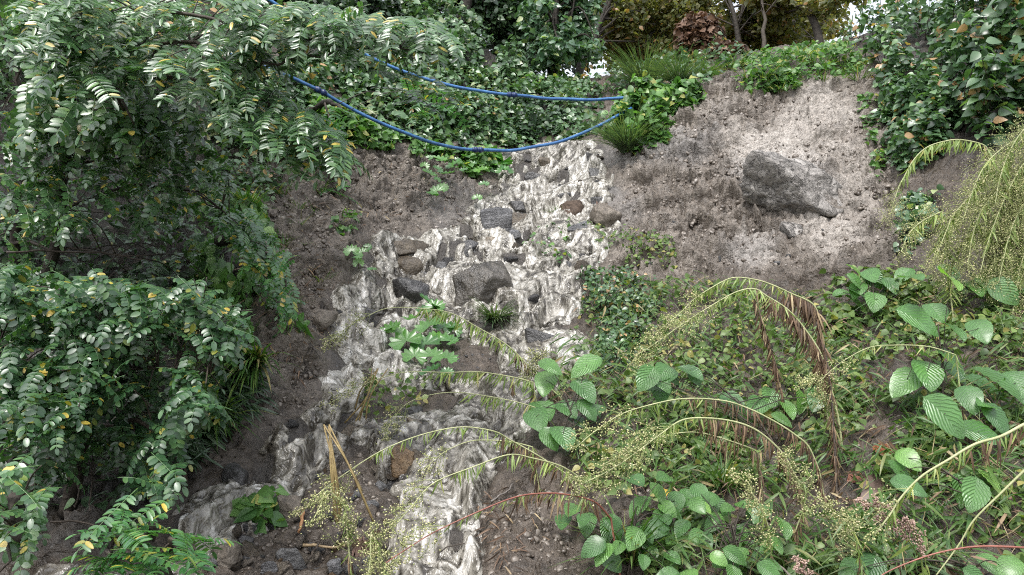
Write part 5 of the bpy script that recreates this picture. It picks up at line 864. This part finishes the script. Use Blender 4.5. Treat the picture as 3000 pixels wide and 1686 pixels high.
def roots(label, c, spread, cnt, seed, down=70):
    g = np.random.default_rng(seed); h, Y = hit([c[0]], [c[1]]); th = empty('root_tangle', h[0], label, 'roots'); 
    for k in range(cnt): mb = MB(); x0 = c[0] + g.normal() * spread * .3; x1 = x0 + g.normal() * spread * .6; mb.tube(catmull([PT(x0, c[1] + g.normal() * 8, Y[0] - .03), PT((x0 + x1) / 2 + g.normal() * spread * .3, c[1] + down * .5, Y[0] - .10), PT(x1, c[1] + down * g.uniform(.6, 1.2), Y[0] - .08)], 6), np.linspace(.004, .0015, 13), 4); mb.build('root', m_rootm, th)
m_rootm = plain('root_bark', (.06, .035, .025), (.16, .10, .075), 30, .6)
roots('reddish roots washed bare at the foot of the rubble bar', (1050, 1580), 50, 16, 1, 110); roots('tangle of brown roots hanging from the bank under the locust spray', (880, 280), 45, 26, 2, 120); roots('roots dangling from the sod clod under the rounded brown rock', (1190, 840), 70, 22, 3, 80); roots('hanging roots under the soil hollow on top of the mud face', (2400, 210), 50, 20, 4, 60); roots('dead stems matted on the slope between stream head and lower pipe', (1560, 390), 120, 30, 5, 50); roots('roots hanging at the crest hollow behind the upper pipe', (1750, 250), 60, 26, 6, 60); roots('black roots trailing into the upper cascade beside the grey mud mound', (1770, 600), 40, 20, 7, 70)
def fallen(label, px, py, size, c, seed, lift=.04):
    g = np.random.default_rng(seed); h, Y = hit([px], [py]); p = PT(px, py, Y[0] - lift); mb = MB(); d = unit(np.array([[g.normal(), -.5, -.4]])); mb.inst(T_HEART, frames(d, unit(np.array([[.2, -.7, .7]])), [size / FPX * Y[0]]), p[None], [.5]); m = leaf_mat('fallen_leaf', [(0, c), (1, c)], .45, .2, .5, 0, (1.2, 1.1, .8)); tag(mb.build('fallen_leaf', m, loc=p), label, 'leaf')
for a in [('pale peach leaf stuck on the mud bank under the locust spray', 740, 648, 34, (.62, .42, .28)), ('pale peach leaf lying at the edge of the locust thicket', 738, 958, 34, (.60, .42, .27)), ('yellow leaf on the mud beside the hanging seedling', 860, 833, 24, (.55, .42, .08)), ('orange yellow leaf among the big glossy ribbed leaves', 2870, 1180, 62, (.50, .30, .03)), ('yellow leaf on the dense ribbed seedling under the thick pale arch', 1952, 1438, 46, (.60, .42, .06)), ('reddish brown leaf on the ground beside the upright dead stalk', 2570, 1310, 70, (.22, .07, .03)), ('dull red leaf below the reddish brown one', 2520, 1390, 50, (.25, .09, .05)), ('large dull brown leaf lying on the mud behind the ragged stalk', 2590, 1420, 90, (.13, .085, .07)), ('pale yellow leaf cluster caught on the bank top of the locust shade', 600, 560, 60, (.45, .40, .10)), ('orange leaf in the bramble beside the mud face', 2830, 250, 50, (.35, .14, .03)), ('red brown leaf in the shade under the sparse locust', 250, 745, 30, (.35, .13, .06))]: fallen(*a, seed=a[1])
